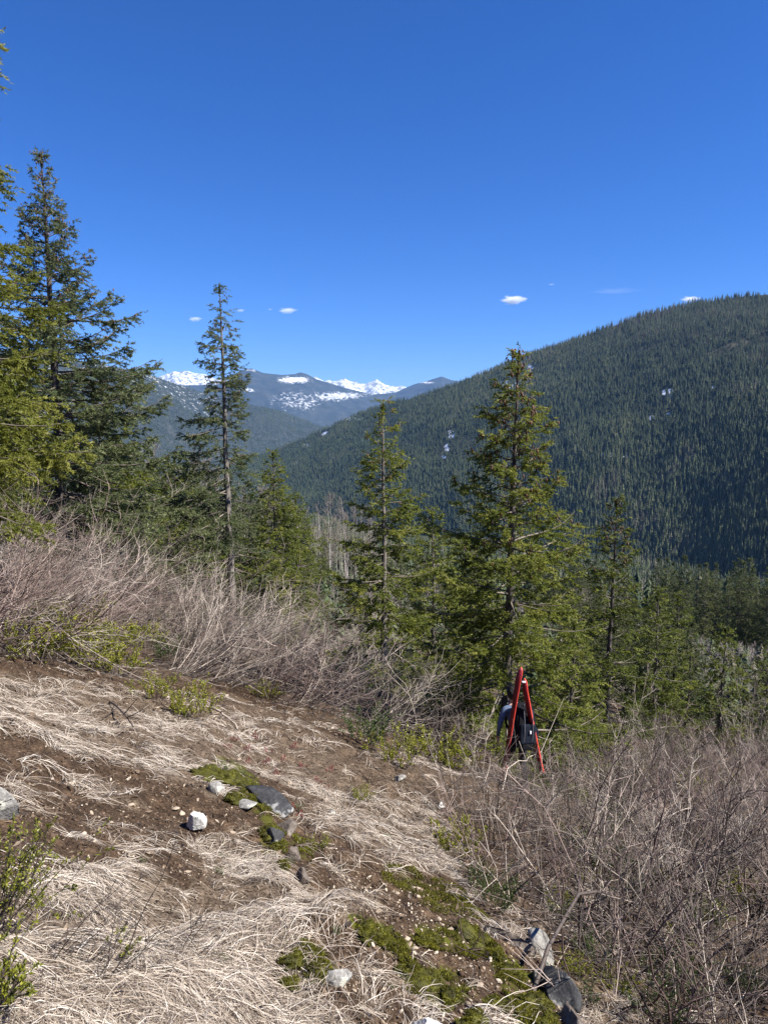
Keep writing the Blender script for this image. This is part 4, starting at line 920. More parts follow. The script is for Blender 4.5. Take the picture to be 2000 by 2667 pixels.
leafy(1130, 1990, 170, 'dense green shrub directly left of the hiker', hs=0.9)
leafy(1190, 2010, 110, 'small green shrub touching the left ski tail')
leafy(950, 1940, 140, 'dark green shrub under the bare twigs left of the hiker', PDK)
leafy(1182, 2230, 150, 'bright yellow green shrub standing alone at the edge of the right thicket', hs=1.15)
leafy(1245, 2330, 95, 'dark green upright shrub below the bright yellow green one', PDK, 1.2)
leafy(1290, 2370, 120, 'dark green shrub at the bottom edge of the right thicket', PDK, 1.2)
leafy(942, 2090, 60, 'small olive shrub in the dry grass above the soil bank', hs=1.1)
leafy(905, 1830, 150, 'broad leaved evergreen shrub with pale shining leaves under the bare twigs', PBG, 0.9)
leafy(1000, 1830, 130, 'broad leaved evergreen shrub with pale shining leaves nearest the slender fir', PBG, 0.9)
leafy(1110, 1840, 110, 'broad leaved evergreen shrub with pale shining leaves left of the fir trunk', PBG, 0.8)
leafy(1420, 2010, 110, 'green leafy shrub at the foot of the right ski', PBG, 0.9)
leafy(1490, 2050, 120, 'green leafy shrub right of the hiker under bare stems', PBG, 0.8)
leafy(1520, 2260, 130, 'dark green leafy shrub deep in the right thicket', PDK, 0.9)
leafy(1750, 2600, 170, 'dark green leafy shrub at the lower right under bare stems', PDK, 0.9)
leafy(1700, 2660, 150, 'dark green leafy shrub lowest at the right', PDK, 0.9)
leafy(1850, 2350, 130, 'olive green leafy shrub in the right thicket near the right edge', PDK, 0.9)
leafy(1620, 2080, 120, 'olive leafy shrub behind the right thicket', PDK, 0.9)
leafy(830, 2210, 60, 'tiny olive shrub beside the brown slab of rock', hs=0.9)
rngT = np.random.default_rng(303)
for _ in range(44):
    q = (rngT.uniform(1450, 1990), rngT.uniform(1980, 2640)); 
    leafy(q[0], q[1], rngT.uniform(60, 120), 'small green leafy shrub growing among the bare stems of the right thicket', PDK if rngT.uniform() < 0.5 else PYG, 0.9, 'small green shrubs in the right thicket')
for _ in range(16):
    q = (rngT.uniform(20, 1000), 0); py_ = np.interp(q[0], [0, 330, 600, 850, 1000], [1640, 1715, 1725, 1800, 1860]) - rngT.uniform(0, 90)
    leafy(q[0], py_, rngT.uniform(60, 110), 'small green leafy shrub among the leaning stems of the left thicket', PDK if rngT.uniform() < 0.4 else PYG, 0.9, 'small green shrubs in the left thicket')
# near shrubs cut by the left edge
def near_leafy(px, py, wpx, seed, label, hs=1.1, stems=20, start=0.55, lean=0.55, leaf=0.016, per=70):
    p = ground_hit(px, py); dep = proj(p)[2]; w = wpx * dep / FPX
    g = leafy_geo(seed, H=w * 0.95 * hs, R=w * 0.42, stems=stems, leaf=leaf, per=per, aspect=0.42, lean=lean, tint0=0.50, start=start, sub=4)
    o = g.build('leafy_shrub', [M['leaf_yg'], M['stem']]); o.location = p; o.rotation_euler = (0, 0, 0.5); return tag(o, label, 'shrub')
near_leafy(-40, 2440, 250, 841, 'near olive green shrub at the left edge with dark wiry stems', hs=1.25, stems=26)
near_leafy(-70, 2640, 190, 842, 'near yellow green shrub in the lower left corner', hs=1.0, stems=16)
near_leafy(250, 2520, 120, 843, 'thin dark stemmed sprig with one leafy tip in the pale grass', hs=0.95, stems=3, start=0.75, lean=0.8, leaf=0.014, per=60)
for i_, (qx, qy, hh_) in enumerate(((60, 2480, 0.62), (185, 2560, 0.52), (420, 2500, 0.34))):
    p = ground_hit(qx, qy); o = shrub_geo(860 + i_, hh_, 5, 0.9, 0.4, r=0.0026, twigs=6, fine=2, base_r=0.05, tint0=0.12, fine_l=0.08).build('wiry_plant', [M['stem']]); o.location = p; o.rotation_euler = (0, 0, 0.45)
    tag(o, ('thin dark wiry stems beside the near olive shrub at the left edge', 'thin dark wiry stems rising from the pale grass at the lower left', 'low dark wiry stems near the leafy tipped sprig')[i_], 'plant')
rngG = np.random.default_rng(919); n_ = 0
while n_ < 20:
    q = (rngG.uniform(120, 1180), rngG.uniform(1960, 2580))
    if inpoly(q[0], q[1], BRUSH): continue
    o = leafy(q[0], q[1], rngG.uniform(20, 36), 'tiny green seedling with a few glossy leaves on the soil and straw', PBG, 0.8, 'green seedlings on the open ground'); o.name = 'seedling'; o['category'] = 'plant'; n_ += 1
# crimson leaved plants
def red_geo(seed): return leafy_geo(seed, H=0.16, R=0.14, stems=9, leaf=0.030, per=18, aspect=0.5, lean=0.05, tint0=0.5, sub=2, start=0.3)
PRED = lm([red_geo(850), red_geo(851), red_geo(852)], 'leaf_red')
for o in PRED: o.name = 'red_plant'
for q in ((610, 1930), (640, 1955), (665, 1925), (700, 1960), (735, 1985), (760, 1950), (640, 1990), (725, 2020), (790, 2000), (595, 1950), (855, 2010), (690, 1990)):
    o = leafy(q[0], q[1], 75, 'small crimson leaved plant in the dry grass above the mossy outcrop', PRED, 1.0, 'crimson plants above the mossy outcrop'); o['category'] = 'plant'
for q in ((785, 2130), (770, 2110), (830, 2040), (845, 2060)):
    o = leafy(q[0], q[1], 80, 'small crimson leaved plant right of the dark outcrop', PRED, 1.0, 'crimson plants right of the dark outcrop'); o['category'] = 'plant'

# ---------------------------------------------------------------- dry grass, moss, litter
def scatter_xy(rng, N, y0, y1):
    y = y0 + (y1 - y0) * rng.uniform(0, 1, N) ** 1.25; x = rng.uniform(-0.66, 0.66, N) * (y + 0.8); return x, y
def build_grass():
    rng = np.random.default_rng(5150)
    x, y = scatter_xy(rng, 60000, 1.2, 13.0); z = height(x, y); px, py, d = proj(np.stack([x, y, z], -1))
    jx = fbm(x * 2.5, y * 2.5, 77, 3) * 60; jy = fbm(x * 2.5, y * 2.5, 99, 3) * 40
    v = zone_val(px + jx, py + jy, GRASS_ZONES); br = inpoly(px, py, BRUSH)
    v = np.maximum(v, np.where(br, np.where(px > 1150, 0.07, 0.15), 0.10)); v = v * (1 - 0.7 * zone_val(px, py, MOSS_ZONES))
    v = v * np.clip(0.50 + 2.7 * fbm(x * 2.6, y * 2.6, 15, 3), 0.03, 1.3)
    kp = (rng.uniform(0, 1, len(x)) < v * 0.46) & (px > -120) & (px < 2120) & (py < 2800); x, y = x[kp], y[kp]; Tn = len(x)
    far = y > 4.6; nb = np.where(far, 12, 23); nb = np.where(y > 8, 7, nb)
    taz = DOWN_AZ - 0.25 + 1.5 * fbm(x * 1.6, y * 1.6, 8, 2) + rng.normal(0, 0.45, Tn); tl = rng.uniform(0.08, 0.27, Tn); tt = np.clip(rng.normal(0.56, 0.22, Tn), 0, 1)
    ti = np.repeat(np.arange(Tn), nb); N = len(ti); K = 5; q = np.linspace(0, 1, K)
    a = rng.uniform(0, 6.28, N); rr = 0.055 * np.sqrt(rng.uniform(0, 1, N)); bx = x[ti] + rr * np.cos(a); by = y[ti] + rr * np.sin(a)
    az = taz[ti] + rng.normal(0, 0.72, N); L = tl[ti] * rng.uniform(0.5, 1.25, N); bend = rng.normal(0, 0.7, N)
    ang = az[:, None] + bend[:, None] * q
    st = L[:, None] / (K - 1); X = bx[:, None] + np.cumsum(np.cos(ang) * st, 1) - np.cos(ang[:, :1]) * st; Y = by[:, None] + np.cumsum(np.sin(ang) * st, 1) - np.sin(ang[:, :1]) * st
    hA = rng.uniform(0.03, 0.24, N) * L * np.where(rng.uniform(0, 1, N) < 0.05, 2.2, 1)
    Zh = hA[:, None] * (3.1 * q * (1 - q) ** 1.1 + 0.10 * q)
    Z = height(X.ravel(), Y.ravel()).reshape(X.shape) + 0.004 + Zh
    P = np.stack([X, Y, Z], -1); T = nrm(np.gradient(P, axis=1))
    s_ = nrm(np.cross(T, nrm(np.array([0, 0, 1.0]) + rng.normal(0, 0.55, (N, 1, 3)))))
    w = rng.uniform(0.0008, 0.0016, N) * np.where(y[ti] > 4.6, 1.5, 1) * np.where(y[ti] > 8, 1.4, 1)
    V, F = ribbons(P, w[:, None] * np.array([0.9, 1.0, 0.85, 0.6, 0.15])[None], s_)
    tn = np.clip(tt[ti] + rng.normal(0, 0.24, N), 0, 1)
    g = Geo(); g.add(V, F, np.repeat(tn, K * 2)); o = g.build('dry_grass', [M['grass']]); tag(o, kind='stuff')
build_grass()
def build_moss():
    rng = np.random.default_rng(61); y = rng.uniform(1.5, 6.0, 1500000); x = rng.uniform(-1.4, 1.9, 1500000); px, py, d = proj(np.stack([x, y, base_height(x, y)], -1)); k = (py > 1900) & (py < 2800) & (px > 400) & (px < 1600); x, y = x[k], y[k]
    z = height(x, y); px, py, d = proj(np.stack([x, y, z], -1)); jx = fbm(x * 4, y * 4, 77, 3) * 40; jy = fbm(x * 4, y * 4, 99, 3) * 26
    cl = fbm(x * 9, y * 9, 3, 3); v = zone_val(px + jx, py + jy, MOSS_ZONES) * np.clip(0.50 + 2.4 * cl, 0, 1); k = rng.uniform(0, 1, len(x)) < v; x, y, z, cl = x[k], y[k], z[k], cl[k]
    N = len(x); 
    if N > 90000: x, y, z, cl = x[:90000], y[:90000], z[:90000], cl[:90000]; N = 90000
    h = rng.uniform(0.006, 0.016, N) ; up = nrm(np.array([0.25, 0.1, 1.0]) + rng.normal(0, 0.45, (N, 3))); s_ = nrm(np.cross(up, rng.normal(size=(N, 3)))) * rng.uniform(0.002, 0.0045, N)[:, None]
    B = np.stack([x, y, z + 0.012 * np.clip(cl * 2 + 0.6, 0, 1.5)], -1)
    V = np.stack([B - s_, B + s_, B + up * h[:, None]], 1).reshape(-1, 3)
    g = Geo(); g.add(V, np.arange(N * 3).reshape(-1, 3), np.repeat(np.clip(0.45 + 0.5 * cl + rng.normal(0, 0.17, N), 0, 1), 3)); tag(g.build('moss', [M['moss']]), kind='stuff')
build_moss()
def cushion(px, py, wpx, hpx, seed, label, group):
    p = ground_hit(px, py + hpx * 0.4); k = proj(p)[2] / FPX; rng = np.random.default_rng(seed); bm = bmesh.new(); bmesh.ops.create_icosphere(bm, subdivisions=4, radius=1.0)
    V = np.array([v.co[:] for v in bm.verts]); F = np.array([[l.vert.index for l in f.loops] for f in bm.faces]); bm.free()
    V = V * (1 + 0.85 * fbm(V[:, 0] * 1.8 + seed, V[:, 1] * 1.6 + V[:, 2], seed, 3) + 0.16 * fbm(V[:, 0] * 7, V[:, 1] * 7 + V[:, 2] * 4, seed + 3, 2))[:, None]
    S = np.array([wpx * 0.46 * k, wpx * 0.36 * k, hpx * 0.32 * k]); V = V * S
    cl = fbm(V[:, 0] * 40, V[:, 1] * 40, seed, 3); g = Geo(); g.add(V, F, np.clip(0.28 + 0.5 * cl, 0, 1))
    n = 2600; i = rng.integers(0, len(F), n); w = rng.dirichlet((1, 1, 1), n); B = (V[F[i]] * w[..., None]).sum(1); N_ = nrm(np.cross(V[F[i, 1]] - V[F[i, 0]], V[F[i, 2]] - V[F[i, 0]])); kp = N_[:, 2] > -0.1; B, N_, i = B[kp], N_[kp], i[kp]; n = len(B)
    up = nrm(N_ + np.array([0, 0, 0.5]) + rng.normal(0, 0.45, (n, 3))); s_ = nrm(np.cross(up, rng.normal(size=(n, 3)))) * rng.uniform(0.0015, 0.0035, n)[:, None]; h = rng.uniform(0.005, 0.014, n)
    g.add(np.stack([B - s_, B + s_, B + up * h[:, None]], 1), np.arange(n * 3).reshape(-1, 3), np.repeat(np.clip(0.5 + 0.7 * cl[F[i, 0]] + rng.normal(0, 0.16, n), 0, 1), 3))
    o = g.build('moss_cushion', [M['moss']]); o.location = p; o.rotation_euler = (0.3, 0.3, DOWN_AZ + rng.normal(0, 0.4)); tag(o, label, 'moss', group)
for i, q in enumerate(((545, 2005, 110, 46), (600, 2015, 100, 50), (650, 2040, 70, 50), (610, 2065, 70, 34), (705, 2150, 74, 60), (730, 2190, 50, 60), (735, 2240, 40, 60))):
    cushion(*q, 70 + i, 'bright yellow green moss cushion on the dark outcrop', 'moss cushions on the outcrop')
for i, q in enumerate(((950, 2410, 100, 40), (1005, 2440, 80, 36), (1120, 2440, 80, 36), (1225, 2440, 130, 44), (1290, 2475, 70, 40), (1335, 2530, 90, 50), (1395, 2590, 100, 60), (1430, 2650, 100, 60), (1110, 2545, 130, 56), (1185, 2590, 110, 50), (1290, 2600, 80, 44), (1060, 2500, 70, 36), (1240, 2660, 100, 40))):
    cushion(*q, 90 + i, 'yellow green moss cushion on the stony soil bank', 'moss cushions on the soil bank')
for i, q in enumerate(((770, 2480, 100, 70), (830, 2520, 80, 60), (760, 2550, 70, 50))):
    cushion(*q, 110 + i, 'olive moss clump beside the straw left of the soil bank', 'moss clumps left of the soil bank')
def build_litter():
    rng = np.random.default_rng(63); x, y = scatter_xy(rng, 60000, 1.2, 12.0); z = height(x, y); px, py, d = proj(np.stack([x, y, z], -1)); k = (px > -80) & (px < 2080) & (py < 2780)
    mv = zone_val(px, py, MOSS_ZONES); br = inpoly(px, py, BRUSH); k &= rng.uniform(0, 1, len(x)) < np.where(br, 0.5, 0.9) * (1 - 0.6 * mv); x, y, z = x[k], y[k], z[k]; N = len(x)
    D = nrm(np.stack([rng.normal(0, 1, N), rng.normal(0, 1, N), rng.normal(0.0, 0.35, N)], -1)); ln = rng.uniform(0.006, 0.022, N) * (1 + y / 14) * np.where(rng.uniform(0, 1, N) < 0.2, 2.2, 1)
    V, F, T = leaf_quads(rng, np.stack([x, y, z + 0.006], -1), D, ln, ln * rng.uniform(0.10, 0.6, N), np.clip(rng.normal(0.40, 0.28, N), 0, 1))
    g = Geo(); g.add(V, F, T); tag(g.build('leaf_litter', [M['litter']]), kind='stuff')
build_litter()
def clods():
    rng = np.random.default_rng(67); x, y = scatter_xy(rng, 26000, 1.2, 6.5); z = height(x, y); px, py, d = proj(np.stack([x, y, z], -1)); jx = fbm(x * 2.5, y * 2.5, 77, 3) * 60; jy = fbm(x * 2.5, y * 2.5, 99, 3) * 40
    v = zone_val(px + jx, py + jy, GRASS_ZONES); k = (px > -80) & (px < 1500) & (py < 2780) & (v < 0.3) & ~inpoly(px, py, BRUSH) & (rng.uniform(0, 1, len(x)) < 0.8); return x[k], y[k], z[k], rng
def octa(rng, C, S, flat=0.8):
    N = len(C); b = np.array([[1, 0, 0], [-1, 0, 0], [0, 1, 0], [0, -1, 0], [0, 0, 1], [0, 0, -1], [.6, .6, .5], [-.6, -.6, .45]], float)[:6]
    V = b[None] * rng.uniform(0.55, 1.25, (N, 6, 1)) + rng.normal(0, 0.18, (N, 6, 3)); a = rng.uniform(0, 6.28, N); c, s_ = np.cos(a)[:, None], np.sin(a)[:, None]
    V = np.stack([V[..., 0] * c - V[..., 1] * s_, V[..., 0] * s_ + V[..., 1] * c, V[..., 2] * flat], -1) * S[:, None, None] + C[:, None]
    f = np.array([[0, 2, 4], [2, 1, 4], [1, 3, 4], [3, 0, 4], [2, 0, 5], [1, 2, 5], [3, 1, 5], [0, 3, 5]]); return V.reshape(-1, 3), (np.arange(N)[:, None, None] * 6 + f[None]).reshape(-1, 3)
x, y, z, rg = clods()
V, F = octa(rg, np.stack([x, y, z], -1), rg.uniform(0.004, 0.019, len(x)) * rg.uniform(0.6, 1.3, len(x)), 0.7)
M['clod'] = leaf_mat('soil crumbs', [(0.0, (0.035, 0.023, 0.016)), (0.6, (0.085, 0.055, 0.037)), (1.0, (0.17, 0.118, 0.078))], 0.0, 0.95, spec=0.1)
g = Geo(); g.add(V, F, np.repeat(np.clip(rg.normal(0.5, 0.22, len(x)), 0, 1), 6)); tag(g.build('soil_crumbs', [M['clod']]), kind='stuff')
GRAVEL = [([(820, 2180), (1180, 2330), (1300, 2420), (1440, 2560), (1480, 2700), (950, 2700), (850, 2480), (760, 2420), (860, 2300)], 1.0), ([(60, 1980), (560, 2050), (700, 2180), (560, 2260), (60, 2130)], 0.22), ([(330, 2250), (520, 2230), (640, 2330), (520, 2330)], 0.4)]
rg = np.random.default_rng(69); x, y = scatter_xy(rg, 60000, 1.3, 7.0); z = height(x, y); px, py, d = proj(np.stack([x, y, z], -1)); k = (rg.uniform(0, 1, len(x)) < 0.30 * zone_val(px, py, GRAVEL)) & (py < 2760); x, y, z = x[k], y[k], z[k]
V, F = octa(rg, np.stack([x, y, z + 0.002], -1), 0.0035 + 0.009 * rg.uniform(0, 1, len(x)) ** 2.2, 0.65)
g = Geo(); g.add(V, F, np.repeat(np.clip(rg.normal(0.55, 0.25, len(x)), 0, 1), 6)); tag(g.build('gravel', [M['pebble']]), kind='stuff')
#==SECTION_D==
# ---------------------------------------------------------------- rocks
def rock_mesh(seed, sx, sy, sz, cuts=11, sub=4, rough=0.05, boxy=0.55):
    rng = np.random.default_rng(seed); bm = bmesh.new(); bmesh.ops.create_icosphere(bm, subdivisions=sub, radius=1.0)
    V = np.array([v.co[:] for v in bm.verts]); F = np.array([[l.vert.index for l in f.loops] for f in bm.faces]); bm.free()
    V = np.sign(V) * np.abs(V) ** boxy
    for _ in range(cuts):
        n = nrm(rng.normal(size=3)); dcut = rng.uniform(0.42, 0.86) * np.max(V @ n)
        s_ = V @ n - dcut; V = V - np.where(s_ > 0, s_, 0)[:, None] * n[None]
    V = V + nrm(V) * (rough * (fbm(V[:, 0] * 2.2 + V[:, 2] * 1.7, V[:, 1] * 2.2 - V[:, 2] * 1.3, seed, 4)))[:, None]
    if rough > 0.03: V = V + nrm(V) * (0.025 * fbm(V[:, 0] * 9 + V[:, 2] * 6, V[:, 1] * 9 - V[:, 2] * 5, seed + 7, 3))[:, None]
    return V * np.array([sx, sy, sz]), F
def ridge_rock(a, b, wpx, h, mat, seed, label, sink=0.5, cuts=9, roll=0.0):
    A, B = ground_hit(*a), ground_hit(*b); c = (A + B) / 2; L = np.linalg.norm(B - A); w = wpx * proj(c)[2] / FPX
    V, F = rock_mesh(seed, L * 0.55, w * 0.5, h * 0.5, cuts, 4, 0.07, 0.6); o = mesh_obj('rock', V, F, M[mat]); zc = Vector(B - A).normalized(); up = Vector((0.0, 0, 1.0)); yc = up.cross(zc).normalized(); u2 = zc.cross(yc)
    m = Matrix(((zc.x, yc.x, u2.x, c[0]), (zc.y, yc.y, u2.y, c[1]), (zc.z, yc.z, u2.z, c[2] + h * (0.5 - sink)), (0, 0, 0, 1))); o.matrix_world = m @ Matrix.Rotation(roll, 4, 'X'); return tag(o, label, 'rock')
def rock(px, py, wpx, hpx, mat, seed, label, depth=0.8, rz=0.0, tilt=(0, 0), sink=0.3, name='rock', cuts=11, rough=0.06, group=None):
    p = ground_hit(px, py); dep = proj(p)[2]; k = dep / FPX
    sx, sz = 0.5 * wpx * k, 0.5 * hpx * k; sy = sx * depth
    V, F = rock_mesh(seed, sx, sy, sz, cuts + 3, 3 if wpx < 40 else 4, rough, 0.8)
    o = mesh_obj(name, V, F, M[mat], smooth=False); o.location = (p[0], p[1], p[2] + sz * (1 - 2 * sink)); o.rotation_euler = (tilt[0], tilt[1], rz)
    return tag(o, label, 'rock', group)
rock(507, 2160, 62, 74, 'rock_white', 1, 'white angular rock lying on the soil between grass tufts', 0.9, 0.5, (0.2, 0.1), 0.2)
rock(8, 2135, 110, 130, 'rock_grey', 2, 'grey pointed rock slab at the left edge behind the olive shrub', 0.5, 0.3, (0.1, -0.35), 0.15, cuts=7)
rock(566, 2062, 46, 46, 'rock_grey', 3, 'small grey rock left of the bright moss cushion', 0.9, 0.2, sink=0.3)
ridge_rock((650, 2062), (765, 2135), 90, 0.20, 'rock_dark', 5, 'black slate block topping the mossy outcrop', 0.5, 8)
rock(745, 2165, 70, 80, 'rock_brown', 6, 'upper brown rock of the mossy outcrop below the black slate', 0.9, 0.3, (0.2, 0.2), 0.45, cuts=14)
rock(762, 2235, 62, 90, 'rock_brown', 31, 'middle brown rock of the mossy outcrop', 0.8, -0.2, (0.3, 0.1), 0.42, cuts=14)
rock(718, 2200, 60, 70, 'rock_dark', 18, 'dark rock under the moss left of the brown slab', 0.8, -0.35, (0.1, 0.1), 0.3, cuts=7)
rock(782, 2300, 56, 80, 'rock_brown', 7, 'lowest brown rock at the foot of the mossy outcrop', 0.8, 0.5, (0.3, 0.1), 0.45, cuts=13)
rock(645, 2105, 58, 38, 'rock_grey', 8, 'pale rock half buried in grass below the moss cushion', 0.9, 0.1, sink=0.35)
rock(861, 2124, 36, 28, 'rock_grey', 11, 'small blue grey stone in the grass right of the outcrop', 0.8, 0.4, sink=0.25)
rock(885, 2560, 90, 60, 'rock_grey', 12, 'pale grey rock under straw at the left of the soil bank', 0.8, 0.2, sink=0.3)
rock(1118, 2690, 90, 80, 'rock_white', 13, 'white rock at the bottom edge of the view', 0.8, 0.3, (0.2, 0.1), 0.25)
ridge_rock((1375, 2450), (1440, 2530), 80, 0.17, 'rock_grey', 14, 'upper grey rock with white streaks at the edge of the mossy bank', 0.4, 9, 0.4)
ridge_rock((1270, 2430), (1400, 2490), 66, 0.12, 'rock_brown', 15, 'flat brown rock along the top edge of the mossy bank', 0.45, 9)
ridge_rock((1385, 2530), (1460, 2580), 60, 0.12, 'rock_grey', 16, 'middle grey rock breaking out of the mossy bank', 0.45, 9, 0.3)
ridge_rock((1440, 2560), (1500, 2660), 80, 0.20, 'rock_dark', 17, 'dark rock with white lichen at the lower edge of the mossy bank', 0.4, 9, 0.5)
ridge_rock((1485, 2640), (1515, 2740), 80, 0.2, 'rock_brown', 19, 'lowest brown rock of the mossy bank at the bottom edge', 0.4, 9, 0.5)
rock(1040, 2035, 40, 26, 'rock_grey', 20, 'grey stone in the bare reddish soil below the yellow green shrub', 0.8, 0.4, sink=0.3)
rock(1148, 2105, 34, 22, 'rock_white', 21, 'pale flat stone at the edge of the right thicket', 0.8, 0.4, sink=0.3)
# loose stones one can pick out on the soil
rgS = np.random.default_rng(91)
STP = []
for k in range(6):
    V, F = rock_mesh(200 + k, 1, 0.8, 0.5, 12, 2, 0.08); STP.append(mesh_obj('stone', V, F, [M['pebble']], attrs={'tint': np.full(len(V), 0.35 + 0.11 * k)}, link=False))
def stones(n, poly, wr, label, group):
    P = np.array(poly, float); c = 0
    while c < n:
        px = rgS.uniform(P[:, 0].min(), P[:, 0].max()); py = rgS.uniform(P[:, 1].min(), P[:, 1].max())
        if not inpoly(px, py, poly): continue
        p = ground_hit(px, py); w = rgS.uniform(*wr) * proj(p)[2] / FPX * 0.5; o = STP[rgS.integers(6)].copy(); COL.objects.link(o); p[2] += w * 0.25
        o.location = p; o.scale = (w, w * rgS.uniform(0.7, 1.2), w * rgS.uniform(0.7, 1.2)); o.rotation_euler = tuple(rgS.uniform(-0.5, 0.5, 2)) + (rgS.uniform(0, 6.28),); tag(o, label, 'stone', group); c += 1
stones(70, [(960, 2450), (1250, 2440), (1400, 2560), (1450, 2660), (960, 2660), (880, 2520)], (8, 22), 'tan stone chip lying on the dark mossy soil bank', 'stone chips on the mossy bank')
stones(40, [(860, 2260), (1150, 2330), (1270, 2420), (1000, 2400), (860, 2340)], (7, 16), 'small tan stone on the brown soil above the mossy bank', 'stones on the soil above the bank')
stones(22, [(80, 2020), (420, 2030), (660, 2200), (520, 2300), (200, 2180)], (8, 22), 'pale small stone on the bare soil at the left', 'stones on the left soil patch')

# fallen sticks
def stick(a, b, r, label, seed, mat='stem', tint=0.9, arch=0.06, fork=True):
    A, B = ground_hit(*a), ground_hit(*b); rng = np.random.default_rng(seed); q = np.linspace(0, 1, 9); L = np.linalg.norm(B - A)
    P = A[None] * (1 - q[:, None]) + B[None] * q[:, None] + rng.normal(0, 0.012 * L, (9, 3)); P[:, 2] = np.maximum(P[:, 2], height(P[:, 0], P[:, 1])) + r + arch * L * np.sin(math.pi * q)
    g = Geo(); V, F = tubes(P[None], (r * (1.1 - 0.6 * q))[None], 6); g.add(V, F, tint)
    if fork:
        for t in (3, 5, 6):
            d = nrm(B - A + rng.normal(0, 0.5 * L, 3)); P2 = P[t][None] + d[None] * np.linspace(0, 0.3 * L, 5)[:, None]; P2[:, 2] += np.linspace(0, 0.1 * L, 5)
            V, F = tubes(P2[None], (0.5 * r * (1.1 - 0.7 * np.linspace(0, 1, 5)))[None], 5); g.add(V, F, tint)
    return tag(g.build('fallen_branch', [M[mat]]), label, 'branch')
stick((545, 1845), (625, 1905), 0.016, 'pale fallen branch behind the round yellow green shrub', 1)
stick((285, 1835), (350, 1905), 0.011, 'dark fallen stick left of the round yellow green shrub', 2, tint=0.2)
stick((190, 1690), (345, 1682), 0.012, 'pale grey dead branch lying across the leafy patch', 3, arch=0.12)
stick((20, 1640), (300, 1655), 0.007, 'long thin pale twig across the left thicket', 4, arch=0.10, fork=False)
stick((1070, 1850), (1290, 1860), 0.012, 'bleached dead branch with forks left of the fir trunk', 5, arch=0.2)
stick((1300, 2060), (1440, 2050), 0.009, 'pale thin branch lying across the ski tails', 6, arch=0.12)
stick((1390, 2590), (1640, 2500), 0.011, 'dark arching branch at the foot of the right thicket', 7, tint=0.3, arch=0.25)

# ---------------------------------------------------------------- the hiker
def simple(name, col, rough=0.7, nscale=None, var=0.25, spec=0.3):
    m, nt, b = new_mat(name); b.inputs['Roughness'].default_value = rough; b.inputs['Specular IOR Level'].default_value = spec
    n = noise(nt, nscale or 14, 4, 0.6); lo = tuple(c * (1 - var) for c in col); hi = tuple(c * (1 + var) for c in col)
    r = ramp(nt, [(0.3, lo), (0.7, hi)], n.outputs[0]); nt.links.new(r.outputs[0], b.inputs['Base Color']); bump(nt, b, n.outputs[0], 0.25, 0.01); return m
M['shirt'] = simple('blue grey shirt cloth', (0.11, 0.145, 0.225), 0.85, 22)
M['trouser'] = simple('black trouser cloth', (0.022, 0.022, 0.026), 0.85, 22)
M['skin'] = simple('skin', (0.52, 0.30, 0.22), 0.55, 30, 0.1)
M['hair'] = simple('black hair', (0.012, 0.010, 0.009), 0.6, 60)
M['boot'] = simple('dark boot leather', (0.03, 0.026, 0.024), 0.6, 30)
M['pack'] = simple('black pack cloth', (0.010, 0.010, 0.012), 0.9, 30, spec=0.08)
M['pack2'] = simple('charcoal blue pocket cloth', (0.011, 0.014, 0.022), 0.9, 30, spec=0.08)
M['strap'] = simple('grey webbing', (0.10, 0.10, 0.11), 0.7, 60)
M['orange'] = simple('orange red tag', (0.75, 0.10, 0.06), 0.6, 60)
M['ski_red_shaded'] = simple('red ski lacquer painted shaded', (0.17, 0.005, 0.011), 0.45, 9, 0.12, 0.5)  # broad faces: their shade is put into this darkened red
M['ski_edge_sunlit'] = simple('red ski sidewall painted sunlit', (0.80, 0.075, 0.045), 0.35, 40, 0.08, 0.5)  # sunlight on the edges painted in as a much brighter red
M['ski_metal'] = simple('binding metal', (0.10, 0.10, 0.11), 0.4, 60)
M['white_tag'] = simple('white clip', (0.75, 0.75, 0.75), 0.5, 60, 0.05)

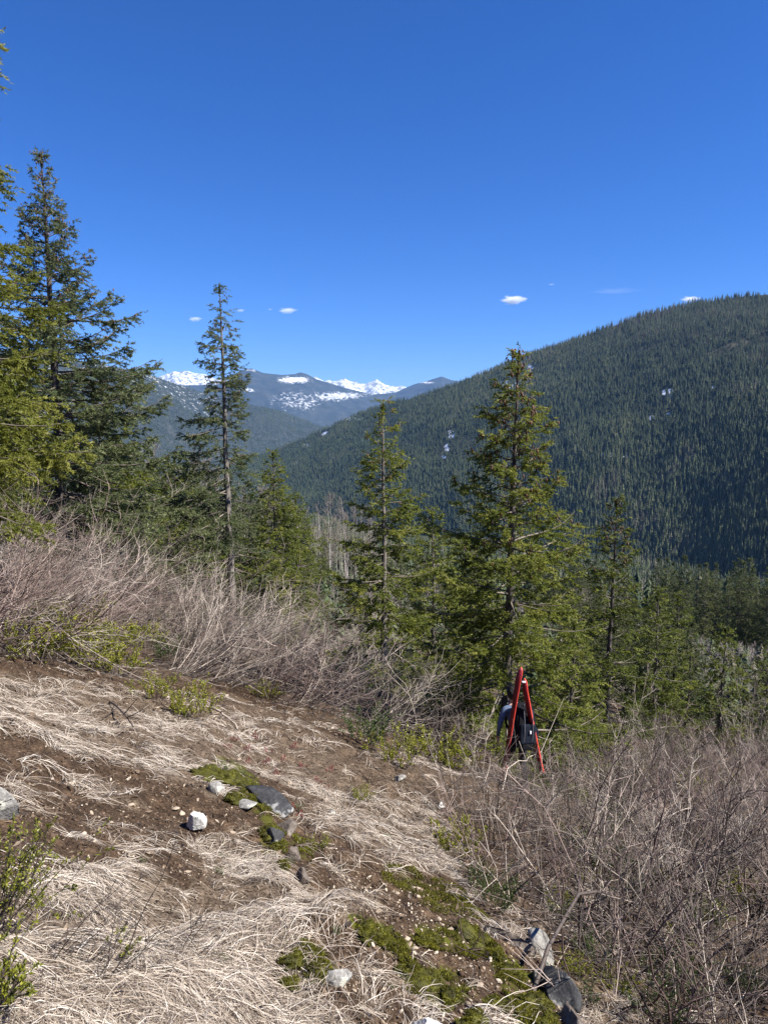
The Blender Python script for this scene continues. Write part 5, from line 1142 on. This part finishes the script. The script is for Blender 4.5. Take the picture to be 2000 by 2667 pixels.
FEET = at_ground(1346, 11.6); YAW = math.radians(17)
def skin_body():
    me = bpy.data.meshes.new('body'); J = {}; vs = []; es = []; rs = []
    def j(n, p, r, par=None):
        J[n] = len(vs); vs.append(p); rs.append(r if hasattr(r, '__len__') else (r, r))
        if par: es.append((J[par], J[n]))
    j('pelvis', (0, 0.00, 0.95), (.155, .115)); j('waist', (0, .05, 1.10), (.14, .105), 'pelvis'); j('chest', (0, .13, 1.30), (.165, .115), 'waist'); j('upper', (0, .17, 1.40), (.13, .09), 'chest')
    j('neck', (0, .205, 1.49), (.055, .055), 'upper'); j('jaw', (0, .225, 1.55), (.07, .075), 'neck'); j('head', (0, .235, 1.63), (.078, .095), 'jaw'); j('crown_', (0, .23, 1.70), (.055, .065), 'head')
    for s, n in ((-1, 'l'), (1, 'r')):
        f = 0.20 if n == 'l' else -0.10
        zf = -0.14 if n == 'l' else 0.05
        j('hip' + n, (s * .095, 0, .88), .095, 'pelvis'); j('knee' + n, (s * .11, .10 + f * 0.6, .50 + zf * .5), .062, 'hip' + n); j('calf' + n, (s * .11, .06 + f * .8, .36 + zf * .7), .058, 'knee' + n)
        j('ank' + n, (s * .11, .02 + f, .10 + zf), .042, 'calf' + n); j('heel' + n, (s * .11, f, .05 + zf), .042, 'ank' + n); j('toe' + n, (s * .12, .17 + f, .03 + zf), .036, 'heel' + n)
        j('sh' + n, (s * .185, .16, 1.40), .064, 'upper'); fw = 0.0 if n == 'l' else 0.10
        j('elb' + n, (s * .285, .13 + fw, 1.15), .044, 'sh' + n); j('wr' + n, (s * .265, .22 + fw * 1.5, .93 + fw), .028, 'elb' + n)
        w = np.array(vs[-1]); d = nrm(np.array([-s * 0.03, 0.10, -0.30])) if n == 'l' else nrm(np.array([-s * .05, .2, -.2])); d = np.asarray(d)
        pm = w + d * .05; j('palm' + n, tuple(pm), (.032, .018), 'wr' + n)
        lat = nrm(np.cross(d, np.array([s * 1.0, 0, 0])))
        for k, (o, L) in enumerate(((-.027, .075), (-.009, .085), (.009, .082), (.026, .066))):
            b = pm + d * .035 + lat * o; j('f%d%s' % (k, n), tuple(b), .0085, 'palm' + n)
            c = b + (d + lat * o * 2) * L * .5; j('g%d%s' % (k, n), tuple(c), .0078, 'f%d%s' % (k, n)); e = c + nrm(d + np.array([-s * .35, -.1, 0])) * L * .5; j('h%d%s' % (k, n), tuple(e), .006, 'g%d%s' % (k, n))
        tb = w + d * .03 + lat * -.03; j('t0' + n, tuple(tb), .010, 'palm' + n); j('t1' + n, tuple(tb + nrm(d * .7 - lat * .7) * .04), .009, 't0' + n); j('t2' + n, tuple(tb + nrm(d * .7 - lat * .7) * .04 + d * .03), .007, 't1' + n)
    # nose
    me.from_pydata([tuple(v) for v in vs], es, []); o = bpy.data.objects.new('body', me); COL.objects.link(o)
    sm = o.modifiers.new('skin', 'SKIN'); sm.use_smooth_shade = True
    if not me.skin_vertices: me.skin_vertices.new()
    sv = me.skin_vertices[0].data
    for i, r in enumerate(rs): sv[i].radius = r; sv[i].use_root = (i == 0)
    ss = o.modifiers.new('sub', 'SUBSURF'); ss.levels = 2; ss.render_levels = 2
    dg = bpy.context.evaluated_depsgraph_get(); m2 = bpy.data.meshes.new_from_object(o.evaluated_get(dg)); bpy.data.objects.remove(o)
    m2.name = 'body'; return m2, J, vs
pm_, J_, vs_ = skin_body()
FEET[2] -= 0.05
person = empty('person', tuple(FEET), YAW, 'hiker seen from behind in a blue grey shirt carrying a black pack with red skis', 'person')
for m in ('shirt', 'trouser', 'skin'): pm_.materials.append(M[m])
co = np.zeros(len(pm_.vertices) * 3); pm_.vertices.foreach_get('co', co); co = co.reshape(-1, 3)
# wrists: skin below the cuffs; head and neck: skin; legs: trousers
wl_, wr_ = np.array(vs_[J_['wrl']]), np.array(vs_[J_['wrr']])
midx = np.zeros(len(pm_.polygons), int)
for i, p in enumerate(pm_.polygons):
    c = np.array(p.center); mi = 0
    if c[2] < 0.99 and abs(c[0]) < 0.215: mi = 1
    if c[2] > 1.475: mi = 2
    if abs(c[0]) > 0.17 and c[2] < 1.1 and (np.linalg.norm(c - wl_) < 0.28 and c[2] < wl_[2] - 0.005 and c[0] < -0.17 or np.linalg.norm(c - wr_) < 0.28 and (c[2] < wr_[2] - 0.005) and c[0] > 0.15): mi = 2
    midx[i] = mi
pm_.polygons.foreach_set('material_index', midx.astype(np.int32)); pm_.polygons.foreach_set('use_smooth', np.ones(len(midx), bool))
body = bpy.data.objects.new('body', pm_); COL.objects.link(body); body.parent = person
# hair: a shell over the skull, open at the face
V, F = rock_mesh(5, 0.104, 0.122, 0.125, 0, 4, 0.10, 1.0)
V = V + nrm(V) * (0.012 * fbm(V[:, 0] * 60, V[:, 2] * 25 + V[:, 1] * 30, 4, 3))[:, None]
k = ~((V[:, 1] > 0.035) & (V[:, 2] < 0.045)); fk = k[F].all(1); hair = mesh_obj('hair', V, F[fk], M['hair'], person, smooth=True); hair.location = (0, 0.225, 1.645)
for s in (-1, 1):
    V, F = rock_mesh(6, 0.012, 0.022, 0.032, 0, 2, 0.02, 1.0); e = mesh_obj('ear', V, F, M['skin'], person, smooth=True); e.location = (s * 0.092, 0.235, 1.61)
    V, F = rock_mesh(7, 0.013, 0.010, 0.009, 0, 2, 0.0, 1.0); e = mesh_obj('eye', V, F, M['hair'], person, smooth=True); e.location = (s * 0.034, 0.326, 1.625)
V, F = rock_mesh(8, 0.014, 0.022, 0.026, 0, 2, 0.02, 1.0); e = mesh_obj('nose', V, F, M['skin'], person, smooth=True); e.location = (0, 0.330, 1.595)
V, F = rock_mesh(9, 0.024, 0.008, 0.007, 0, 2, 0.0, 1.0); e = mesh_obj('mouth', V, F, M['skin'], person, smooth=True); e.location = (0, 0.318, 1.553)
for n, s in (('l', -1), ('r', 1)):
    h_ = np.array(vs_[J_['heel' + n]]); V, F = rock_mesh(10, 0.056, 0.155, 0.06, 0, 3, 0.02, 0.75); V[:, 2] *= np.where(V[:, 1] > 0.03, 0.75, 1.0)
    b = mesh_obj('boot', V, F, M['boot'], person, smooth=True); b.location = (h_[0], h_[1] + 0.075, h_[2] + 0.002)
    V, F = rock_mesh(11, 0.052, 0.060, 0.09, 0, 3, 0.02, 0.8); b2 = mesh_obj('boot_shaft', V, F, M['boot'], b, smooth=True); b2.location = (0, -0.055, 0.09)

def rbox(sx, sy, sz, bev, seed=0, sub=2, wob=0.0, taper=0.0):
    bm = bmesh.new(); bmesh.ops.create_cube(bm, size=1.0)
    for v in bm.verts: v.co.x *= sx; v.co.y *= sy; v.co.z *= sz
    bmesh.ops.bevel(bm, geom=list(bm.edges) + list(bm.verts), offset=bev, segments=4, profile=0.6, affect='EDGES')
    bmesh.ops.subdivide_edges(bm, edges=[e for e in bm.edges if e.calc_length() > min(sx, sz) * 0.3], cuts=3, use_grid_fill=True)
    bmesh.ops.triangulate(bm, faces=bm.faces)
    V = np.array([v.co[:] for v in bm.verts]); F = np.array([[l.vert.index for l in f.loops] for f in bm.faces]); bm.free()
    t = V[:, 2] / sz; V[:, 0] *= 1 - taper * t; V[:, 1] *= 1 - taper * 0.6 * t
    if wob: V += nrm(V) * (wob * fbm(V[:, 0] * 9 + V[:, 1] * 7, V[:, 2] * 8, seed, 3))[:, None]
    return V, F
# the backpack, carried on the back, leaning with the torso
PB = np.array([0.02, -0.115, 1.17])
packM = Matrix.Translation(Vector(FEET)) @ Matrix.Rotation(YAW, 4, 'Z') @ Matrix.Translation(Vector(PB)) @ Matrix.Rotation(math.radians(5), 4, 'Y') @ Matrix.Rotation(math.radians(-10), 4, 'X')
pack = empty('backpack', (0, 0, 0), 0, 'black bulging backpack with a small orange tag on the hiker\'s back', 'backpack'); pack.matrix_world = packM
V, F = rbox(0.40, 0.25, 0.62, 0.11, 1, wob=0.03, taper=0.16); mesh_obj('main_body', V, F, M['pack'], pack, smooth=True)
V, F = rbox(0.31, 0.24, 0.15, 0.06, 2, wob=0.02); o = mesh_obj('lid', V, F, M['pack'], pack, smooth=True); o.location = (0, 0.0, 0.315); o.rotation_euler = (0.25, 0, 0)
V, F = rbox(0.29, 0.09, 0.33, 0.042, 3, wob=0.02, taper=0.1); o = mesh_obj('front_pocket', V, F, M['pack2'], pack, smooth=True); o.location = (0, -0.145, -0.07)
V, F = rbox(0.21, 0.07, 0.14, 0.03, 4, wob=0.02); o = mesh_obj('lower_pocket', V, F, M['pack'], pack, smooth=True); o.location = (0, -0.145, -0.26)
for s in (-1, 1):
    V, F = rbox(0.09, 0.15, 0.26, 0.04, 5 + s, wob=0.02); o = mesh_obj('side_pocket', V, F, M['pack2'], pack, smooth=True); o.location = (s * 0.205, -0.01, -0.12)
    q = np.linspace(0, 1, 10); P = np.stack([s * (0.10 + 0.05 * np.sin(q * 3.1)), 0.10 + 0.22 * np.sin(q * math.pi), 0.27 - 0.44 * q], -1); V, F = tubes(P[None], np.full((1, 10), 0.022), 8); mesh_obj('shoulder_strap', V, F, M['pack'], pack, smooth=True)
    P = np.stack([np.full(8, s * 0.075), -0.165 - 0.04 * np.sin(np.linspace(0, 3.1, 8)), np.linspace(0.33, -0.26, 8)], -1); V, F = tubes(P[None], np.full((1, 8), 0.007), 6); mesh_obj('compression_strap', V, F, M['strap'], pack, smooth=True)
V, F = rbox(0.055, 0.02, 0.045, 0.008); o = mesh_obj('tag', V, F, M['orange'], pack); o.location = (0.05, -0.165, 0.245); o.rotation_euler = (0.3, 0.5, 0.2)
V, F = rbox(0.025, 0.02, 0.05, 0.006); o = mesh_obj('buckle', V, F, M['white_tag'], pack); o.location = (0.03, -0.205, -0.03)
P = np.stack([-0.04 + 0.08 * np.linspace(0, 1, 7), np.full(7, -0.10), 0.385 + 0.05 * np.sin(np.linspace(0, 3.14, 7))], -1); V, F = tubes(P[None], np.full((1, 7), 0.008), 6); mesh_obj('haul_loop', V, F, M['strap'], pack, smooth=True)

# a pair of red skis, strapped to the sides of the pack with their tips together
def ski(tip_px, tail_px, y, label, yaw, offs):
    def pt(p, yy):
        d = pix2dir(*p); return d * (yy / d[1])
    A, B = pt(tip_px, y + offs), pt(tail_px, y + offs + 0.10)
    L = np.linalg.norm(A - B); n = 34; t = np.linspace(0, 1, n)
    w = 0.035 + 0.008 * sstep(0.15, 0, t) + 0.010 * sstep(0.55, 0.93, t); w = w * np.sqrt(np.clip((1.0 - t) / 0.05, 0.02, 1)) * np.where(t < 0.012, 0.85, 1)
    rise = 0.06 * sstep(0.86, 1.0, t) ** 1.5
    th = 0.014 * np.ones(n) - 0.004 * sstep(0.5, 1.0, t); g = Geo(); V = []
    for i in range(n):
        z = t[i] * L; y0 = rise[i]
        V += [(-w[i], y0 - th[i], z), (w[i], y0 - th[i], z), (w[i], y0 + th[i], z), (-w[i], y0 + th[i], z)]
    Fa = []; Ma = []
    for i in range(n - 1):
        for s in range(4):
            a, b = i * 4 + s, i * 4 + (s + 1) % 4; Fa += [(a, b, b + 4), (a, b + 4, a + 4)]; Ma += [1 if s in (1, 3) else 0] * 2
    Fa += [(0, 2, 1), (0, 3, 2), ((n - 1) * 4, (n - 1) * 4 + 1, (n - 1) * 4 + 2), ((n - 1) * 4, (n - 1) * 4 + 2, (n - 1) * 4 + 3)]; Ma += [1] * 4
    e = empty('ski', (0, 0, 0), 0, label, 'ski', 'red skis on the pack')
    zc = Vector(A - B).normalized(); xc = Vector((math.cos(yaw), math.sin(yaw), 0)); yc = zc.cross(xc).normalized(); xc = yc.cross(zc).normalized()
    m = Matrix(((xc.x, yc.x, zc.x, B[0]), (xc.y, yc.y, zc.y, B[1]), (xc.z, yc.z, zc.z, B[2]), (0, 0, 0, 1))); e.matrix_world = m
    mesh_obj('ski_blade', np.array(V, float), np.array(Fa), [M['ski_red_shaded'], M['ski_edge_sunlit']], e, midx=Ma)
    V2, F2 = rbox(0.05, 0.03, 0.16, 0.008); o = mesh_obj('toe_binding', V2, F2, M['ski_metal'], e); o.location = (0, 0.026, L * 0.50)
    V2, F2 = rbox(0.045, 0.028, 0.10, 0.008); o = mesh_obj('heel_binding', V2, F2, M['ski_metal'], e); o.location = (0, 0.025, L * 0.33)
    return e
ski((1354, 1741), (1311, 2022), 11.28, 'red ski on the left side of the pack with the taller tip', -0.55, 0.0)
ski((1362, 1772), (1411, 2014), 11.32, 'red ski on the right side of the pack with the lower tip', -0.55, 0.03)
d = pix2dir(1364, 1777); P0 = d * (11.29 / d[1]); V, F = rbox(0.055, 0.05, 0.02, 0.006); o = mesh_obj('ski_strap', V, F, M['white_tag']); o.location = P0; o.rotation_euler = (0, 0, -0.1); tag(o, 'pale strap tying the two red ski tips together', 'strap')

# ---------------------------------------------------------------- clouds (small, beyond and above the haze)
def cloud_mat():
    m = bpy.data.materials.new('cloud'); m.use_nodes = True; nt = m.node_tree; nt.nodes.remove(nt.nodes['Principled BSDF'])
    v = nt.nodes.new('ShaderNodeVolumePrincipled'); v.inputs['Color'].default_value = (1, 1, 1, 1); v.inputs['Anisotropy'].default_value = 0.0
    tc = nt.nodes.new('ShaderNodeTexCoord'); n = nt.nodes.new('ShaderNodeTexNoise'); n.inputs['Scale'].default_value = 2.6; n.inputs['Detail'].default_value = 5; nt.links.new(tc.outputs['Object'], n.inputs['Vector'])
    ln = nt.nodes.new('ShaderNodeVectorMath'); ln.operation = 'LENGTH'; nt.links.new(tc.outputs['Object'], ln.inputs[0])
    mr = nt.nodes.new('ShaderNodeMapRange'); mr.inputs[1].default_value = 1.0; mr.inputs[2].default_value = 0.1; mr.inputs[3].default_value = -0.35; mr.inputs[4].default_value = 0.45; nt.links.new(ln.outputs['Value'], mr.inputs[0])
    ad = nt.nodes.new('ShaderNodeMath'); ad.operation = 'ADD'; nt.links.new(n.outputs[0], ad.inputs[0]); nt.links.new(mr.outputs[0], ad.inputs[1])
    oi = nt.nodes.new('ShaderNodeAttribute'); oi.attribute_type = 'OBJECT'; oi.attribute_name = 'density'
    m2 = nt.nodes.new('ShaderNodeMapRange'); m2.inputs[1].default_value = 0.52; m2.inputs[2].default_value = 0.85; m2.inputs[3].default_value = 0; m2.inputs[4].default_value = 0.022; nt.links.new(ad.outputs[0], m2.inputs[0])
    mu = nt.nodes.new('ShaderNodeMath'); mu.operation = 'MULTIPLY'; nt.links.new(m2.outputs[0], mu.inputs[0]); nt.links.new(oi.outputs['Fac'], mu.inputs[1])
    nt.links.new(mu.outputs[0], v.inputs['Density']); nt.links.new(v.outputs[0], nt.nodes['Material Output'].inputs['Volume']); return m
M['cloud'] = cloud_mat()
def cloud(px, py, wpx, hpx, dens, label, seed):
    d = pix2dir(px, py); R = 11000.0; p = d * (R / np.hypot(d[0], d[1])); k = R / FPX
    V, F = rock_mesh(seed, 1, 1, 1, 0, 3, 0.0, 1.0); o = mesh_obj('cloud', V, F, M['cloud']); o.location = p; o.scale = (wpx * 0.62 * k, wpx * 0.4 * k, hpx * 0.72 * k); o['density'] = float(dens); tag(o, label, 'cloud', None, 'thing')
cloud(1336, 780, 84, 24, 1.0, 'largest white cloud puff in the clear sky above the mountain', 1)
cloud(1436, 740, 24, 5, 0.35, 'faint tiny cloud wisp up and right of the largest puff', 2)
cloud(1797, 778, 58, 16, 0.9, 'white cloud cut by the ridge line of the mountain', 3)
cloud(748, 808, 62, 17, 0.55, 'soft cloud puff right of the tall slim fir', 4)
cloud(703, 805, 16, 7, 0.5, 'tiny cloud dot left of the soft puff', 5)
cloud(626, 808, 30, 10, 0.45, 'small faint cloud close to the top of the tall slim fir', 6)
cloud(1600, 757, 170, 12, 0.025, 'very faint long wisp of cloud above the mountain ridge', 8)
cloud(508, 830, 46, 14, 0.55, 'faint cloud left of the tall slim fir', 7)

# ---------------------------------------------------------------- haze
def haze():
    mx = 0
    lo = 1e9; hi = -1e9
    for o in sc.objects:
        if o.type == 'MESH' and o.get('kind') in ('structure', 'stuff') and len(o.data.vertices):
            c = np.zeros(len(o.data.vertices) * 3, np.float32); o.data.vertices.foreach_get('co', c); c = c.reshape(-1, 3); lo = min(lo, c[:, 2].min()); hi = max(hi, c[:, 2].max()); mx = max(mx, np.abs(c[:, :2]).max())
    hi += 34; lo -= 6; X = mx + 300
    V = np.array([(a * X, b * X, z) for z in (lo, hi) for b in (-1, 1) for a in (-1, 1)], float)
    F = np.array([(0, 2, 3, 1), (4, 5, 7, 6), (0, 1, 5, 4), (2, 6, 7, 3), (0, 4, 6, 2), (1, 3, 7, 5)])
    m = bpy.data.materials.new('haze air'); m.use_nodes = True; nt = m.node_tree; nt.nodes.remove(nt.nodes['Principled BSDF'])
    v = nt.nodes.new('ShaderNodeVolumePrincipled'); v.inputs['Color'].default_value = (0.30, 0.55, 1.0, 1); v.inputs['Density'].default_value = HAZE; v.inputs['Anisotropy'].default_value = 0.0
    nt.links.new(v.outputs[0], nt.nodes['Material Output'].inputs['Volume'])
    print('HAZE', lo, hi, X)
    tag(mesh_obj('haze', V, F, m), kind='stuff')
HAZE = 2.7e-5
haze()
